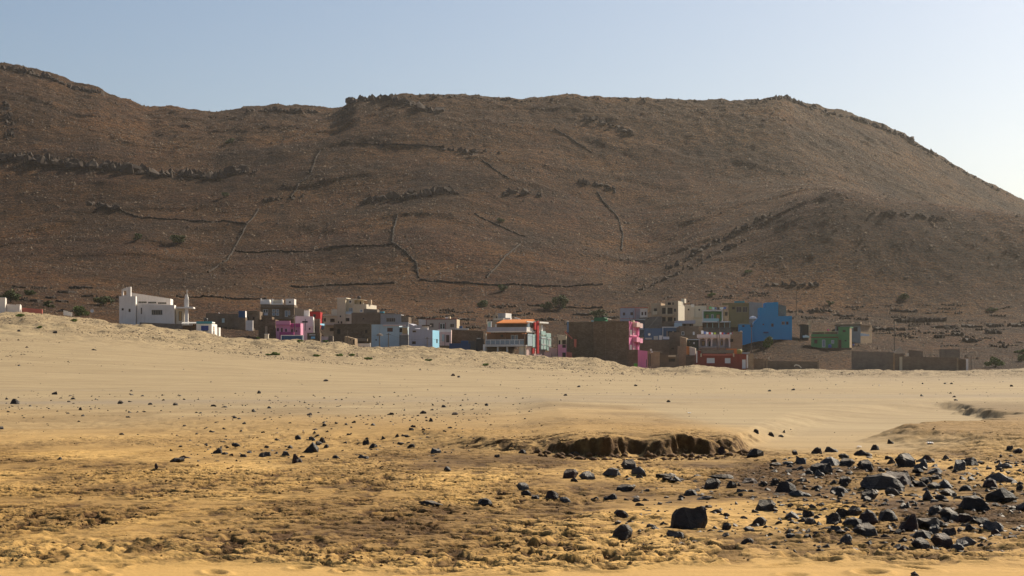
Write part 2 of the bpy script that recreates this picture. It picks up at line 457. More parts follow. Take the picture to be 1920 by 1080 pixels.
hill = grid_mesh("hillside", cols(0.345, 560), hr, hill_z, None, M_HILL)
hill["kind"] = "structure"
def flat_sheet(name, x0, x1, y0, y1, z, mat):
    me = bpy.data.meshes.new(name)
    me.from_pydata([(x0, y0, z), (x1, y0, z), (x1, y1, z), (x0, y1, z)], [], [(0, 1, 2, 3)])
    me.materials.append(mat); o = bpy.data.objects.new(name, me); COL.objects.link(o); o["kind"] = "structure"; return o
flat_sheet("shore_sand", -60, 60, -40, 4.6, -0.03, M_SAND)
flat_sheet("ground", -2500, 2500, -900, 2500, -1.2, M_SAND)

# ------------------------------------------------------------------ helpers: objects
def link_mesh(name, verts, faces, mats, parent=None, smooth=False, midx=None):
    me = bpy.data.meshes.new(name)
    me.from_pydata([tuple(v) for v in verts], [], faces)
    for m in (mats if isinstance(mats, (list, tuple)) else [mats]):
        me.materials.append(m)
    if midx is not None:
        me.polygons.foreach_set("material_index", np.array(midx, dtype=np.int32))
    if smooth:
        me.polygons.foreach_set("use_smooth", np.ones(len(faces), dtype=bool))
    me.update()
    o = bpy.data.objects.new(name, me); COL.objects.link(o)
    if parent is not None: o.parent = parent
    return o
def tag(o, label=None, cat=None, group=None, kind=None):
    if label: o["label"] = label
    if cat: o["category"] = cat
    if group: o["group"] = group
    if kind: o["kind"] = kind
    return o
def empty(name, loc, rz=0.0):
    o = bpy.data.objects.new(name, None); o.location = loc; o.rotation_euler = (0, 0, rz); COL.objects.link(o)
    o.empty_display_size = 0.5
    return o

def rock_material(name, base, hi, rough=0.5, dust=0.0):
    m, nt, b = new_mat(name)
    tc = nnode(nt, "ShaderNodeTexCoord").outputs["Object"]
    oi = nnode(nt, "ShaderNodeObjectInfo").outputs["Random"]
    ad = nnode(nt, "ShaderNodeVectorMath", operation='ADD'); nt.links.new(tc, ad.inputs[0]); nt.links.new(oi, ad.inputs[1])
    n = noise(nt, ad.outputs[0], 2.2, 6, 0.65); n2 = noise(nt, ad.outputs[0], 14.0, 4, 0.7)
    c = mixc(nt, ramp(nt, n, [(0.35, 0.0), (0.68, 1.0)]), base, hi)
    c = mixc(nt, math_(nt, 'MULTIPLY', oi, 0.45), c, (base[0] * 0.5, base[1] * 0.5, base[2] * 0.5))
    # pale salt and sand specks
    c = mixc(nt, ramp(nt, n2, [(0.68, 0.0), (0.76, 0.5)]), c, (0.30, 0.24, 0.17))
    if dust:       # wind-blown sand lying on the upper faces
        ge = nnode(nt, "ShaderNodeNewGeometry"); sz = nnode(nt, "ShaderNodeSeparateXYZ"); nt.links.new(ge.outputs["Normal"], sz.inputs[0])
        up = ramp(nt, sz.outputs[2], [(0.55, 0.0), (0.95, 1.0)])
        c = mixc(nt, math_(nt, 'MULTIPLY', math_(nt, 'MULTIPLY', up, ramp(nt, n, [(0.35, 0.2), (0.6, 1.0)])), dust), c, (0.30, 0.205, 0.11))
    nt.links.new(c, b.inputs["Base Color"]); b.inputs["Roughness"].default_value = rough
    b.inputs["Specular IOR Level"].default_value = 0.3
    p = bump(nt, n, 0.5, 0.12, None); bump(nt, n2, 0.45, 0.03, b, p)
    return m
M_BASALT = rock_material("basalt", (0.017, 0.0135, 0.0110), (0.052, 0.043, 0.035), 0.65, 0.45)
M_GREYROCK = rock_material("grey_stone", (0.040, 0.038, 0.037), (0.090, 0.085, 0.080), 0.55, 0.35)
M_REDROCK = rock_material("red_brown_stone", (0.026, 0.013, 0.010), (0.062, 0.028, 0.019), 0.65, 0.3)
M_CLOD = rock_material("fallen_damp_sand", (0.075, 0.036, 0.012), (0.17, 0.090, 0.034), 0.95)
M_GRIT = rock_material("dune_grit_stone", (0.060, 0.040, 0.026), (0.16, 0.11, 0.066), 0.95)
M_CRUMB = rock_material("damp_sand_crumb", (0.13, 0.070, 0.022), (0.30, 0.18, 0.065), 0.95)
M_CRAG = rock_material("crag_rock", (0.034, 0.022, 0.015), (0.075, 0.050, 0.032), 0.95)
M_WALLSTONE = rock_material("wall_stone", (0.020, 0.0125, 0.008), (0.050, 0.031, 0.018), 0.95)
M_SCREE = rock_material("scree_stone", (0.024, 0.015, 0.010), (0.080, 0.048, 0.026), 0.95)
M_SCREE2 = rock_material("pale_scree_stone", (0.10, 0.066, 0.038), (0.24, 0.165, 0.10), 0.95)

def rock_mesh(seed, flat=0.6, npts=15, sub=2, amp=0.035):
    """an angular broken stone about 1 unit wide, base near z = 0"""
    rr = random.Random(seed)
    taper = rr.uniform(0.0, 0.42); lean = rr.uniform(-0.16, 0.16)
    bm = bmesh.new()
    for _ in range(npts):
        while True:
            v = Vector((rr.uniform(-1, 1), rr.uniform(-1, 1), rr.uniform(-1, 1)))
            if 0.35 < v.length < 1.0: break
        v = v / v.length ** 0.8
        tp = 1.0 - taper * max(v.z, 0.0)
        bm.verts.new((v.x * 0.5 * tp + lean * v.z, v.y * 0.42 * tp, v.z * 0.5 * flat))
    r = bmesh.ops.convex_hull(bm, input=bm.verts)
    dead = [e for e in r["geom_interior"] + r["geom_unused"] if isinstance(e, bmesh.types.BMVert)]
    bmesh.ops.delete(bm, geom=list(set(dead)), context='VERTS')
    # half buried: cut away the underside so that the stone is widest near the sand
    cut = -0.5 * flat * rr.uniform(0.05, 0.35)
    g = bm.verts[:] + bm.edges[:] + bm.faces[:]
    bmesh.ops.bisect_plane(bm, geom=g, plane_co=(0, 0, cut), plane_no=(rr.uniform(-.1, .1), rr.uniform(-.1, .1), 1), clear_inner=True)
    bmesh.ops.holes_fill(bm, edges=[e for e in bm.edges if e.is_boundary])
    if rr.random() < 0.6:      # a broken, nearly flat top
        g = bm.verts[:] + bm.edges[:] + bm.faces[:]
        bmesh.ops.bisect_plane(bm, geom=g, plane_co=(0, 0, 0.5 * flat * rr.uniform(0.35, 0.7)), plane_no=(rr.uniform(-.45, .45), rr.uniform(-.35, .35), 1), clear_outer=True)
        bmesh.ops.holes_fill(bm, edges=[e for e in bm.edges if e.is_boundary])
    if sub:
        bmesh.ops.bevel(bm, geom=bm.edges[:], offset=0.018, segments=1, affect='EDGES', clamp_overlap=True)
        bmesh.ops.triangulate(bm, faces=bm.faces[:])
        big = [e for e in bm.edges if e.calc_length() > 0.16]
        bmesh.ops.subdivide_edges(bm, edges=big, cuts=sub, use_grid_fill=False)
        bmesh.ops.triangulate(bm, faces=bm.faces[:])
        bm.normal_update()
        P = np.array([v.co[:] for v in bm.verts])
        d = fbm(P[:, 0] + P[:, 2] * 0.7, P[:, 1] - P[:, 2] * 0.6, 0.34, 3, 200 + seed) * amp
        for v, k in zip(bm.verts, d): v.co += v.normal * float(k)
    zmin = min(v.co.z for v in bm.verts)
    for v in bm.verts: v.co.z -= zmin
    xs = [v.co.x for v in bm.verts]; zs = [v.co.z for v in bm.verts]
    cx = (max(xs) + min(xs)) / 2
    sx, sz = max(xs) - min(xs), max(zs)
    for v in bm.verts: v.co = Vector(((v.co.x - cx) / sx, v.co.y / sx, v.co.z / sz))   # 1 wide, 1 high
    bm.normal_update()
    me = bpy.data.meshes.new("stone"); bm.to_mesh(me); bm.free()
    return me

# ------------------------------------------------------------------ loose scree on the hillside (beyond counting)
def small_rock_soup(name, P, S, mat, seed, squash=0.6):
    """many small angular stones as one mesh: P (n,3) positions, S (n,) sizes"""
    r = np.random.RandomState(seed)
    n = len(P)
    base = np.array([(1,0,0),(-1,0,0),(0,1,0),(0,-1,0),(0,0,1),(0,0,-1)], dtype=float)
    f = np.array([(0,2,4),(2,1,4),(1,3,4),(3,0,4),(2,0,5),(1,2,5),(3,1,5),(0,3,5)])
    V = base[None] * (0.55 + 0.6 * r.rand(n, 6, 1)) + 0.25 * (r.rand(n, 6, 3) - 0.5)
    a = r.rand(n) * 6.28
    ca, sa = np.cos(a)[:, None], np.sin(a)[:, None]
    X = V[..., 0] * ca - V[..., 1] * sa; Y = V[..., 0] * sa + V[..., 1] * ca
    Z = V[..., 2] * squash + 0.18
    W = np.stack([X, Y, Z], -1) * S[:, None, None] * 0.5 + P[:, None, :]
    co = W.reshape(-1, 3).astype(np.float32)
    q = (f[None] + 6 * np.arange(n)[:, None, None]).reshape(-1, 3).astype(np.int32)
    me = bpy.data.meshes.new(name)
    me.vertices.add(len(co)); me.vertices.foreach_set("co", co.ravel())
    me.loops.add(q.size); me.loops.foreach_set("vertex_index", q.ravel())
    me.polygons.add(len(q)); me.polygons.foreach_set("loop_start", np.arange(0, q.size, 3, dtype=np.int32))
    me.update(calc_edges=True); me.materials.append(mat)
    o = bpy.data.objects.new(name, me); COL.objects.link(o); o["kind"] = "stuff"
    return o
def pyramid_soup(name, P, S, mat, seed, zs=1.0):
    r = np.random.RandomState(seed); n = len(P)
    ang = r.rand(n, 1) * 6.28 + np.array([[0, 1.57, 3.14, 4.71]]) + 0.6 * (r.rand(n, 4) - .5)
    rad = 0.35 + 0.35 * r.rand(n, 4)
    V = np.zeros((n, 5, 3))
    V[:, :4, 0] = np.cos(ang) * rad; V[:, :4, 1] = np.sin(ang) * rad; V[:, :4, 2] = -0.12
    V[:, 4] = (r.rand(n, 3) - .5) * 0.45; V[:, 4, 2] = 0.28 + 0.35 * r.rand(n)
    co = (V * S[:, None, None] * np.array([1, 1, zs]) + P[:, None, :]).reshape(-1, 3).astype(np.float32)
    f = np.array([(0, 1, 4), (1, 2, 4), (2, 3, 4), (3, 0, 4)])
    q = (f[None] + 5 * np.arange(n)[:, None, None]).reshape(-1, 3).astype(np.int32)
    me = bpy.data.meshes.new(name)
    me.vertices.add(len(co)); me.vertices.foreach_set("co", co.ravel())
    me.loops.add(q.size); me.loops.foreach_set("vertex_index", q.ravel())
    me.polygons.add(len(q)); me.polygons.foreach_set("loop_start", np.arange(0, q.size, 3, dtype=np.int32))
    me.update(calc_edges=True); me.materials.append(mat)
    o = bpy.data.objects.new(name, me); COL.objects.link(o); o["kind"] = "stuff"
    return o
def scatter_hill():
    r = np.random.RandomState(11)
    n = 190000
    D = 385 + 545 * r.rand(n) ** 0.9
    t = -0.33 + 0.66 * r.rand(n)
    x = t * D
    den = 0.5 + 0.9 * fbm(x, D, 28, 3, 131)
    k = r.rand(n) < np.clip(den, 0.2, 1) * (0.6 + 0.4 * sstep(395, 520, D))
    x, D = x[k], D[k]
    z = ground(x, D)
    S = 0.32 + 1.3 * r.rand(len(x)) ** 7
    S *= 0.7 + 0.3 * sstep(450, 700, D)
    P = np.stack([x, D, z], -1)
    k = r.rand(len(x)) < 0.38
    pyramid_soup("hillside_scree", P[~k], S[~k], M_SCREE, 12)
    pyramid_soup("pale_hillside_scree", P[k], S[k] * 0.85, M_SCREE2, 13)
scatter_hill()

# ------------------------------------------------------------------ crags and dry-stone walls on the hill
def px_path(pts, step):
    W = [hit(a, b, 376, 1040, 900) for a, b in pts]
    out = []
    for (p, q) in zip(W[:-1], W[1:]):
        L = math.hypot(q[0] - p[0], q[1] - p[1]); n = max(1, int(L / step))
        for k in range(n):
            s = k / n; out.append((p[0] + (q[0] - p[0]) * s, p[1] + (q[1] - p[1]) * s))
    out.append((W[-1][0], W[-1][1]))
    return np.array(out)
CRAG_TEMPL = [rock_mesh(900 + k, 0.8, 13, 0) for k in range(6)]
_ct = []
for me in CRAG_TEMPL:
    _ct.append((np.array([v.co[:] for v in me.vertices]), [tuple(p.vertices) for p in me.polygons]))
def crag(label, pts, h, seed, step=1.7, dens=2):
    rr = random.Random(seed)
    P = px_path(pts, step)
    V = []; Fc = []
    zz = ground(P[:, 0], P[:, 1])
    for (x, y), z in zip(P, zz):
        for _ in range(dens):
            if rr.random() < 0.18: continue
            T, fc = _ct[rr.randrange(6)]
            w = h * rr.uniform(0.5, 1.5); hh = h * rr.uniform(0.35, 1.15); a = rr.uniform(0, 6.28)
            ox, oy = rr.uniform(-step, step), rr.uniform(-1.4, 1.4) * h * 0.6
            q = T * np.array([w, w * 1.1, hh])
            n = len(V)
            for vx, vy, vz in q:
                V.append((x + ox + vx * math.cos(a) - vy * math.sin(a), y + oy + vx * math.sin(a) + vy * math.cos(a), z + vz - 0.25 * hh + oy * 0.25))
            Fc += [tuple(n + i for i in f) for f in fc]
    o = empty("rock_outcrop", (0, 0, 0))
    tag(link_mesh("boulders", V, Fc, M_CRAG, o), kind="stuff")
    return tag(o, label, "rock outcrop", "rock outcrops on the hill")
CRAGS = [
 ("long dark cliff band running across the left hill flank", [(0,298),(60,300),(120,309),(200,318),(280,326),(350,330),(410,332),(450,322)], 4.2, 3),
 ("short dark crag on the left slope below the cliff band", [(170,383),(215,391)], 2.4, 2),
 ("rocky cap of the highest skyline at the far left", [(0,127),(40,136),(80,145),(104,152)], 3.2, 2),
 ("stepped rock ledge along the left skyline", [(104,154),(150,170),(192,178)], 3.0, 2),
 ("low crag on the skyline of the saddle", [(465,210),(530,209),(590,212)], 2.6, 2),
 ("dark crag at the steep end of the central ridge", [(655,194),(690,190),(740,190),(790,204),(820,212)], 3.6, 2),
 ("broad dark outcrop in the middle of the central slope", [(690,378),(730,372),(790,366),(850,362)], 3.2, 2),
 ("rough outcrop right of the broad central one", [(950,366),(985,362),(1012,370)], 2.8, 2),
 ("scattered outcrop below the central ridge", [(830,280),(880,286),(930,290)], 2.0, 1),
 ("gully rim of dark rock under the right skyline", [(1090,222),(1130,232),(1190,256)], 2.4, 2),
 ("rocky summit knob on the right skyline", [(1440,188),(1462,185),(1490,193),(1510,200)], 2.8, 2),
 ("jagged rock teeth descending the right skyline", [(1520,202),(1560,214),(1610,225),(1650,239)], 2.4, 2),
 ("blocky rock step near the right end of the skyline", [(1660,243),(1690,254),(1710,268),(1745,288)], 2.6, 2),
 ("fringe of small rocks on the far right shoulder", [(1770,303),(1810,325),(1860,351)], 1.8, 1),
 ("dark stony patch high on the near right spur", [(1640,400),(1700,405),(1780,412)], 1.6, 2),
 ("dark stony scar above the stepped blue house", [(1420,540),(1470,533),(1530,535)], 1.6, 2),
 ("stony rib down the left edge of the spur", [(1440,404),(1380,436),(1310,470),(1250,505)], 2.0, 2),
 ("second stony rib lower on the spur", [(1400,450),(1330,482),(1260,520),(1200,545)], 1.8, 1),
 ("crumbling outcrop right of the centre slope", [(1090,340),(1130,350),(1160,362)], 2.4, 2),
 ("dark rocks beside the upper left gully", [(8,195),(16,230),(20,262)], 2.2, 2),
 ("low ledge on the slope below the saddle", [(440,325),(480,322)], 1.8, 2),
 ("rocks on the slope above the wall corner", [(500,378),(540,374),(560,372)], 1.8, 2),
 ("dark rubble bank right of the cream balcony house", [(1490,585),(1530,584),(1548,583)], 1.2, 2),
]
for i, (lb, pts, h, dn) in enumerate(CRAGS):
    crag(lb, pts, h, 300 + i, 1.7, dn)

def ridge_rocks():
    rr = random.Random(55); V = []; Fc = []
    for i in range(260):
        px = rr.uniform(0, 1900)
        if 200 < px < 450 and rr.random() < .6: continue
        py = float(np.interp(px, [q[0] for q in SKY], [q[1] for q in SKY])) + rr.uniform(0, 5)
        x, y, z_ = hit(px, py, 600, 1040, 500)
        T, fc = _ct[rr.randrange(6)]; w = rr.uniform(.5, 2.2) * (1.0 if px > 640 else .8); hh = w * rr.uniform(.4, 1.0); a_ = rr.uniform(0, 6.28); n0 = len(V)
        for vx, vy, vz in T: V.append((x + w * (vx * math.cos(a_) - vy * math.sin(a_)), y + w * (vx * math.sin(a_) + vy * math.cos(a_)), z_ + hh * (vz - .25)))
        Fc += [tuple(n0 + k for k in f) for f in fc]
    tag(link_mesh("ridge_rocks", V, Fc, M_CRAG), kind="stuff")
ridge_rocks()
def stone_wall(label, pts, h, th, seed, group, name="dry_stone_wall"):
    rr = random.Random(seed)
    P = px_path(pts, 0.55)
    n = len(P)
    zz = ground(P[:, 0], P[:, 1])
    V = []; Fc = []
    tan = np.gradient(P, axis=0); tan /= np.maximum(np.linalg.norm(tan, axis=1, keepdims=True), 1e-6)
    for i in range(n):
        nx, ny = -tan[i, 1], tan[i, 0]; sg = 1.0
        if ny < 0: nx, ny = -nx, -ny
        a = th * 0.5 * rr.uniform(0.8, 1.3); b = th * 0.32 * rr.uniform(0.7, 1.3); hh = h * rr.uniform(0.45, 1.25); bk = 0.0 if name != 'terrace_wall' else rr.uniform(1.6, 2.6)
        x, y, z = P[i, 0] + rr.uniform(-.12, .12), P[i, 1] + rr.uniform(-.12, .12), zz[i]
        V += [(x - nx * a, y - ny * a, z - 0.5), (x - nx * (a * .8 + b * .2), y - ny * (a * .8 + b * .2), z + hh * rr.uniform(.4, .6)), (x - nx * b, y - ny * b, z + hh),
              (x + nx * (b + bk * sg), y + ny * (b + bk * sg), z + hh * rr.uniform(.85, 1.1)), (x + nx * (a * .8 + b * .2 + bk * sg), y + ny * (a * .8 + b * .2 + bk * sg), z + hh * rr.uniform(.4, .6)), (x + nx * (a + bk * sg), y + ny * (a + bk * sg), z - 0.5)]
    for i in range(n - 1):
        for k in range(5):
            Fc.append((6 * i + k, 6 * i + k + 1, 6 * i + 7 + k, 6 * i + 6 + k))
    Fc += [(5, 4, 3, 2, 1, 0), tuple(6 * (n - 1) + k for k in range(6))]
    return tag(link_mesh(name, V, Fc, M_WALLSTONE), label, "stone wall", group, "thing")
G = "dry stone field walls on the hill"
WALLS = [
 ("dry stone wall running level below the left cliff band", [(265,410),(300,411),(380,415),(462,421)]),
 ("dry stone wall climbing straight up the left slope", [(425,490),(440,464),(462,422),(484,392)]),
 ("dry stone wall stub continuing down the left slope toward the church", [(425,490),(408,500),(390,512)]),
 ("long dry stone wall across the middle of the lower slope", [(440,472),(520,472),(600,469),(680,462),(738,459)]),
 ("zigzag dry stone wall descending the middle of the slope", [(745,402),(738,430),(735,456),(760,472),(780,492),(785,522)]),
 ("level dry stone wall left of the zigzag one", [(545,537),(640,535),(740,533)]),
 ("long level dry stone wall low on the central slope", [(787,526),(830,529),(900,534),(1000,538),(1060,539),(1130,535)]),
 ("level dry stone wall behind the white church", [(330,557),(420,559),(500,562)]),
 ("dry stone wall slanting up the lower central slope", [(912,522),(940,490),(975,460)]),
 ("short slanting wall high on the central slope", [(905,302),(930,320),(955,337)]),
 ("slanting wall in the middle of the central slope", [(890,402),(930,422),(985,444)]),
 ("curved dry stone wall right of the slope centre", [(1120,362),(1140,387),(1160,412),(1168,442),(1165,470)]),
 ("steep short wall below the central ridge end", [(600,282),(590,302),(583,325)]),
 ("highest level wall across the central slope", [(640,270),(700,272),(760,273),(830,277)]),
 ("faint slanting wall high on the right slope", [(1040,242),(1080,267),(1110,287)]),
 ("bent wall joining the level wall on the left slope", [(210,387),(250,406),(265,410)]),
 ("wall bending away at the end of the upper left slope", [(585,328),(560,345),(545,372)]),
 ("low wall under the tall acacia behind the village", [(990,573),(1060,577),(1130,578)]),
]
for i, (lb, pts) in enumerate(WALLS):
    stone_wall(lb, pts, 0.55, 0.6, 400 + i, G)
TER = [(27,49,539,1.0),(44,61,564,1.0),(86,104,559,.9),(106,124,566,1.),(111,141,549,1.2),(130,161,540,1.2),(155,168,556,1.0),(180,205,566,.8),
       (1752,1796,615,1.4),(1804,1830,613,1.2),(1850,1880,612,1.4),(1890,1918,612,1.5),(1784,1808,629,1.4),(1851,1877,625,1.4),(1805,1833,641,1.6),(1640,1696,619,1.3),
       (1560,1600,592,.9),(1670,1720,583,1.0),(940,985,592,1.0),(1000,1040,600,1.2),(1075,1110,590,1.0),(960,1000,608,1.0),(860,890,600,.9),(1500,1518,612,1.0),(1130,1160,596,1.0)]
TERL = ["dark terrace wall at the far left, highest above the edge acacia","dark terrace wall right beside the left-edge acacia","terrace wall straight above the low bush by the white board","terrace wall just above the bright bush by the white board","long terrace wall halfway between the church and the edge acacia","highest long terrace wall left of the church","little terrace wall above the flat acacia by the church","terrace wall in front of the flat acacia by the church",
 "long terrace wall right of the tall double one","terrace wall second right of the tall double one","terrace wall third right of the tall double one","terrace wall at the right edge of the slope","terrace wall in the middle row of the right slope, left one","terrace wall in the middle row of the right slope, right one","lowest terrace wall on the right slope above the bright shrub","long earth-covered terrace wall right of the grey flat house","terrace wall up the slope above the green house","highest terrace wall on the right slope","terrace wall above the white roof box of the orange-roofed house","terrace wall under the bush beside the tallest acacia","terrace wall left of the bush above the block building","terrace wall close behind the orange-roofed house","small terrace wall above the beige red-trimmed house","small terrace wall between the blue and green houses","terrace wall left of the white house with red windows"]
for i, (a, b, y, h) in enumerate(TER):
    lb = TERL[i]
    if b < 300: g = "terrace walls left of the church"
    elif a > 1500: g = "terrace walls on the right-hand slope"
    else: g = "terrace walls above the village"
    stone_wall(lb, [(a, y), ((a + b) / 2, y + 1), (b, y + 1)], h * 0.58, 1.0, 450 + i, g, "terrace_wall")
stone_wall("tall dark double terrace wall on the right-hand slope", [(1682,604), (1730,605), (1774,602)], 1.3, 1.2, 499, None, "terrace_wall")

def slope_rubble():
    rr = random.Random(91); V = []; Fc = []
    zones = [(1500, 1915, 572, 652, 70), (860, 1160, 572, 632, 34), (20, 215, 535, 585, 14), (560, 860, 560, 600, 16), (1230, 1500, 545, 600, 16)]
    for (x0, x1, y0, y1, n) in zones:
        for _ in range(n):
            px, py = rr.uniform(x0, x1), rr.uniform(y0, y1); L = rr.uniform(8, 42); sl = rr.uniform(-.06, .06)
            p = hit(px, py, 384, 700, 420); q = hit(px + L, py + sl * L, 384, 700, 420)
            if abs(p[1] - q[1]) > 14: continue
            m = max(3, int(math.hypot(p[0] - q[0], p[1] - q[1]) / 0.55))
            gx = np.array([p[0] + (q[0] - p[0]) * k / m + rr.uniform(-.3, .3) for k in range(m)]); gy = np.array([p[1] + (q[1] - p[1]) * k / m + rr.uniform(-.5, .5) for k in range(m)])
            gzz = ground(gx, gy); hb = rr.uniform(.35, .95)
            for x, y, z_ in zip(gx, gy, gzz):
                T, fc = _ct[rr.randrange(6)]; w = rr.uniform(.5, 1.1); hh = hb * rr.uniform(.5, 1.3); an = rr.uniform(0, 6.28); n0 = len(V)
                for vx, vy, vz in T: V.append((x + w * (vx * math.cos(an) - vy * math.sin(an)), y + w * (vx * math.sin(an) + vy * math.cos(an)), z_ + hh * (vz - .2)))
                Fc += [tuple(n0 + k for k in f) for f in fc]
    tag(link_mesh("slope_rubble", V, Fc, M_WALLSTONE), kind="stuff")
slope_rubble()

# ------------------------------------------------------------------ bushes and trees
def leaf_material(name, a, b_):
    m, nt, b = new_mat(name)
    tc = nnode(nt, "ShaderNodeTexCoord").outputs["Object"]
    n = noise(nt, tc, 0.9, 4, 0.6)
    c = mixc(nt, ramp(nt, n, [(0.35, 0.0), (0.65, 1.0)]), a, b_)
    nt.links.new(c, b.inputs["Base Color"]); b.inputs["Roughness"].default_value = 0.7
    b.inputs["Specular IOR Level"].default_value = 0.2
    return m
M_LEAF = leaf_material("acacia_leaves", (0.045, 0.066, 0.012), (0.100, 0.125, 0.026))
M_LEAF2 = leaf_material("fresh_leaves", (0.080, 0.125, 0.020), (0.15, 0.20, 0.04))
M_CREEP = leaf_material("creeper_leaves", (0.10, 0.17, 0.020), (0.19, 0.27, 0.045))
M_BARK = rock_material("bark", (0.060, 0.045, 0.032), (0.12, 0.09, 0.06), 0.9)
def tube(V, Fc, p, q, r0, r1, n=6):
    p, q = Vector(p), Vector(q); d = (q - p).normalized()
    u = d.orthogonal().normalized(); w = d.cross(u); s = len(V)
    for c, r in ((p, r0), (q, r1)):
        for k in range(n):
            a = 2 * math.pi * k / n
            V.append(c + (u * math.cos(a) + w * math.sin(a)) * r)
    for k in range(n):
        Fc.append((s + k, s + (k + 1) % n, s + n + (k + 1) % n, s + n + k))
    Fc.append(tuple(s + n + k for k in range(n)))
def bush(name, label, px, py, wpx, hpx, seed, mat, cat="bush", group=None, D=None, lift=0.35, dens=1.0, leaf=1.0):
    rr = random.Random(seed)
    if D is None: x, y, z = hit(px, py, 340 if name != 'creeper_plant' else 120, 1000, 1200)
    else: v = pix(px, py, D); x, y = v.x, v.y; z = gz(x, y)
    s = y / F; W, Hh = wpx * s, hpx * s
    root = empty(name, (x, y, z))
    V = []; Fc = []
    lobes = []
    for k in range(max(5, int(9 * dens))):
        a = rr.uniform(0, 6.28); q = rr.uniform(0.0, 0.40) * W
        lz = Hh * rr.uniform(lift + 0.12, 0.74) * (1 - 0.35 * q / (0.5 * W))
        lobes.append((q * math.cos(a), q * math.sin(a) * 0.8, lz, rr.uniform(0.17, 0.27) * W, rr.uniform(0.20, 0.32) * Hh))
    tr = 0.05 * min(W, Hh) + 0.04
    tube(V, Fc, (0, 0, -0.3), (0.05 * W * rr.uniform(-1, 1), 0, Hh * lift * 0.8), tr, tr * 0.7)
    top = Vector((0, 0, Hh * lift * 0.7))
    for l in lobes:
        tube(V, Fc, top, Vector((l[0], l[1], l[2])), tr * 0.5, tr * 0.15, 5)
    link_mesh("trunk", V, Fc, M_BARK, root)
    LV = []; LF = []
    N = int(1500 * dens)
    for k in range(N):
        l = lobes[k % len(lobes)]
        while True:
            d = Vector((rr.uniform(-1, 1), rr.uniform(-1, 1), rr.uniform(-1, 1)))
            if d.length < 1: break
        d = d * (0.55 + 0.45 * rr.random())
        c = Vector((l[0] + d.x * l[3], l[1] + d.y * l[3], max(l[2] + d.z * l[4], 0.03 * Hh)))
        e = leaf * rr.uniform(0.16, 0.30) * (0.5 + 0.08 * W)
        u = Vector((rr.gauss(0, 1), rr.gauss(0, 1), rr.gauss(0, 0.7))).normalized(); w = u.orthogonal().normalized()
        if rr.random() < .5: w = u.cross(w)
        n = len(LV); LV += [c - u * e, c + w * e * 0.55, c + u * e, c - w * e * 0.55]; LF.append((n, n + 1, n + 2, n + 3))
    link_mesh("crown", LV, LF, mat, root)
    return tag(root, label, cat, group)
BUSHES = [
 ("acacia_tree", "wide green acacia behind the white hut at the left edge", 20,566,42,25, M_LEAF, 1.3),
 ("bush", "small round bush up the slope from the left-edge acacia", 57,553,24,13, M_LEAF, .8),
 ("bush", "low bush between the left-edge acacia and the tilted white board", 90,577,24,15, M_LEAF, .8),
 ("bush", "bright green bush beside the tilted white board", 146,592,40,25, M_LEAF2, 1.2),
 ("acacia_tree", "flat dark acacia just left of the church", 193,573,42,20, M_LEAF, 1.2),
 ("bush", "pale green bush patch high below the saddle skyline", 430,270,26,13, M_LEAF, .7),
 ("acacia_tree", "dark acacia halfway up the left slope above the church", 330,458,38,21, M_LEAF, 1.0),
 ("bush", "small bush left of the acacia halfway up the left slope", 258,451,24,14, M_LEAF, .7),
 ("bush", "tiny bush below the left cliff band", 421,370,20,11, M_LEAF, .6),
 ("bush", "leafy bush above the orange-roofed house to the left", 905,576,30,17, M_LEAF, .9),
 ("bush", "bush at the long level wall above the orange-roofed house", 940,546,26,14, M_LEAF, .8),
 ("bush", "bush leaning on the tallest acacia behind the village", 1027,580,28,17, M_LEAF, .9),
 ("acacia_tree", "tallest acacia on the slope behind the village centre", 1051,580,38,32, M_LEAF, 1.4),
 ("bush", "green bush above the big bare-block building", 1123,594,34,18, M_LEAF, 1.0),
 ("bush", "green bush below the stepped blue house", 1441,652,32,24, M_LEAF2, 1.1),
 ("bush", "bright leafy shrub beyond the block walls at far right", 1866,689,38,24, M_LEAF2, 1.2),
 ("bush", "shrub cut by the right edge of the view", 1916,678,22,20, M_LEAF2, .8),
 ("bush", "small green bush above the bright shrub at far right", 1911,662,24,9, M_LEAF2, .7),
 ("bush", "bush on the slope above the green house", 1697,562,24,15, M_LEAF, .8),
 ("bush", "low bush near the right edge of the slope", 1859,584,24,10, M_LEAF, .7),
 ("bush", "bush in the middle of the central slope", 935,416,20,12, M_LEAF, .6),
 ("bush", "tiny bush above the cream houses", 1335,556,16,9, M_LEAF2, .6),
 ("bush", "tiny green bush on the tan spur above the blue house", 1402,512,18,7, M_LEAF2, .6),
 ("bush", "bush on the slope right of the blue house", 1556,572,16,10, M_LEAF, .6),
 ("bush", "green bush beside the olive house", 1383,597,14,10, M_LEAF2, .6),
]
for i, (nm, lb, a, b_, w, h, mt, dn) in enumerate(BUSHES):
    bush(nm, lb, a, b_, w, h, 600 + i, mt, "tree" if "tree" in nm else "bush", None, None, 0.14 if "tree" in nm else 0.02, dn, 1.0)
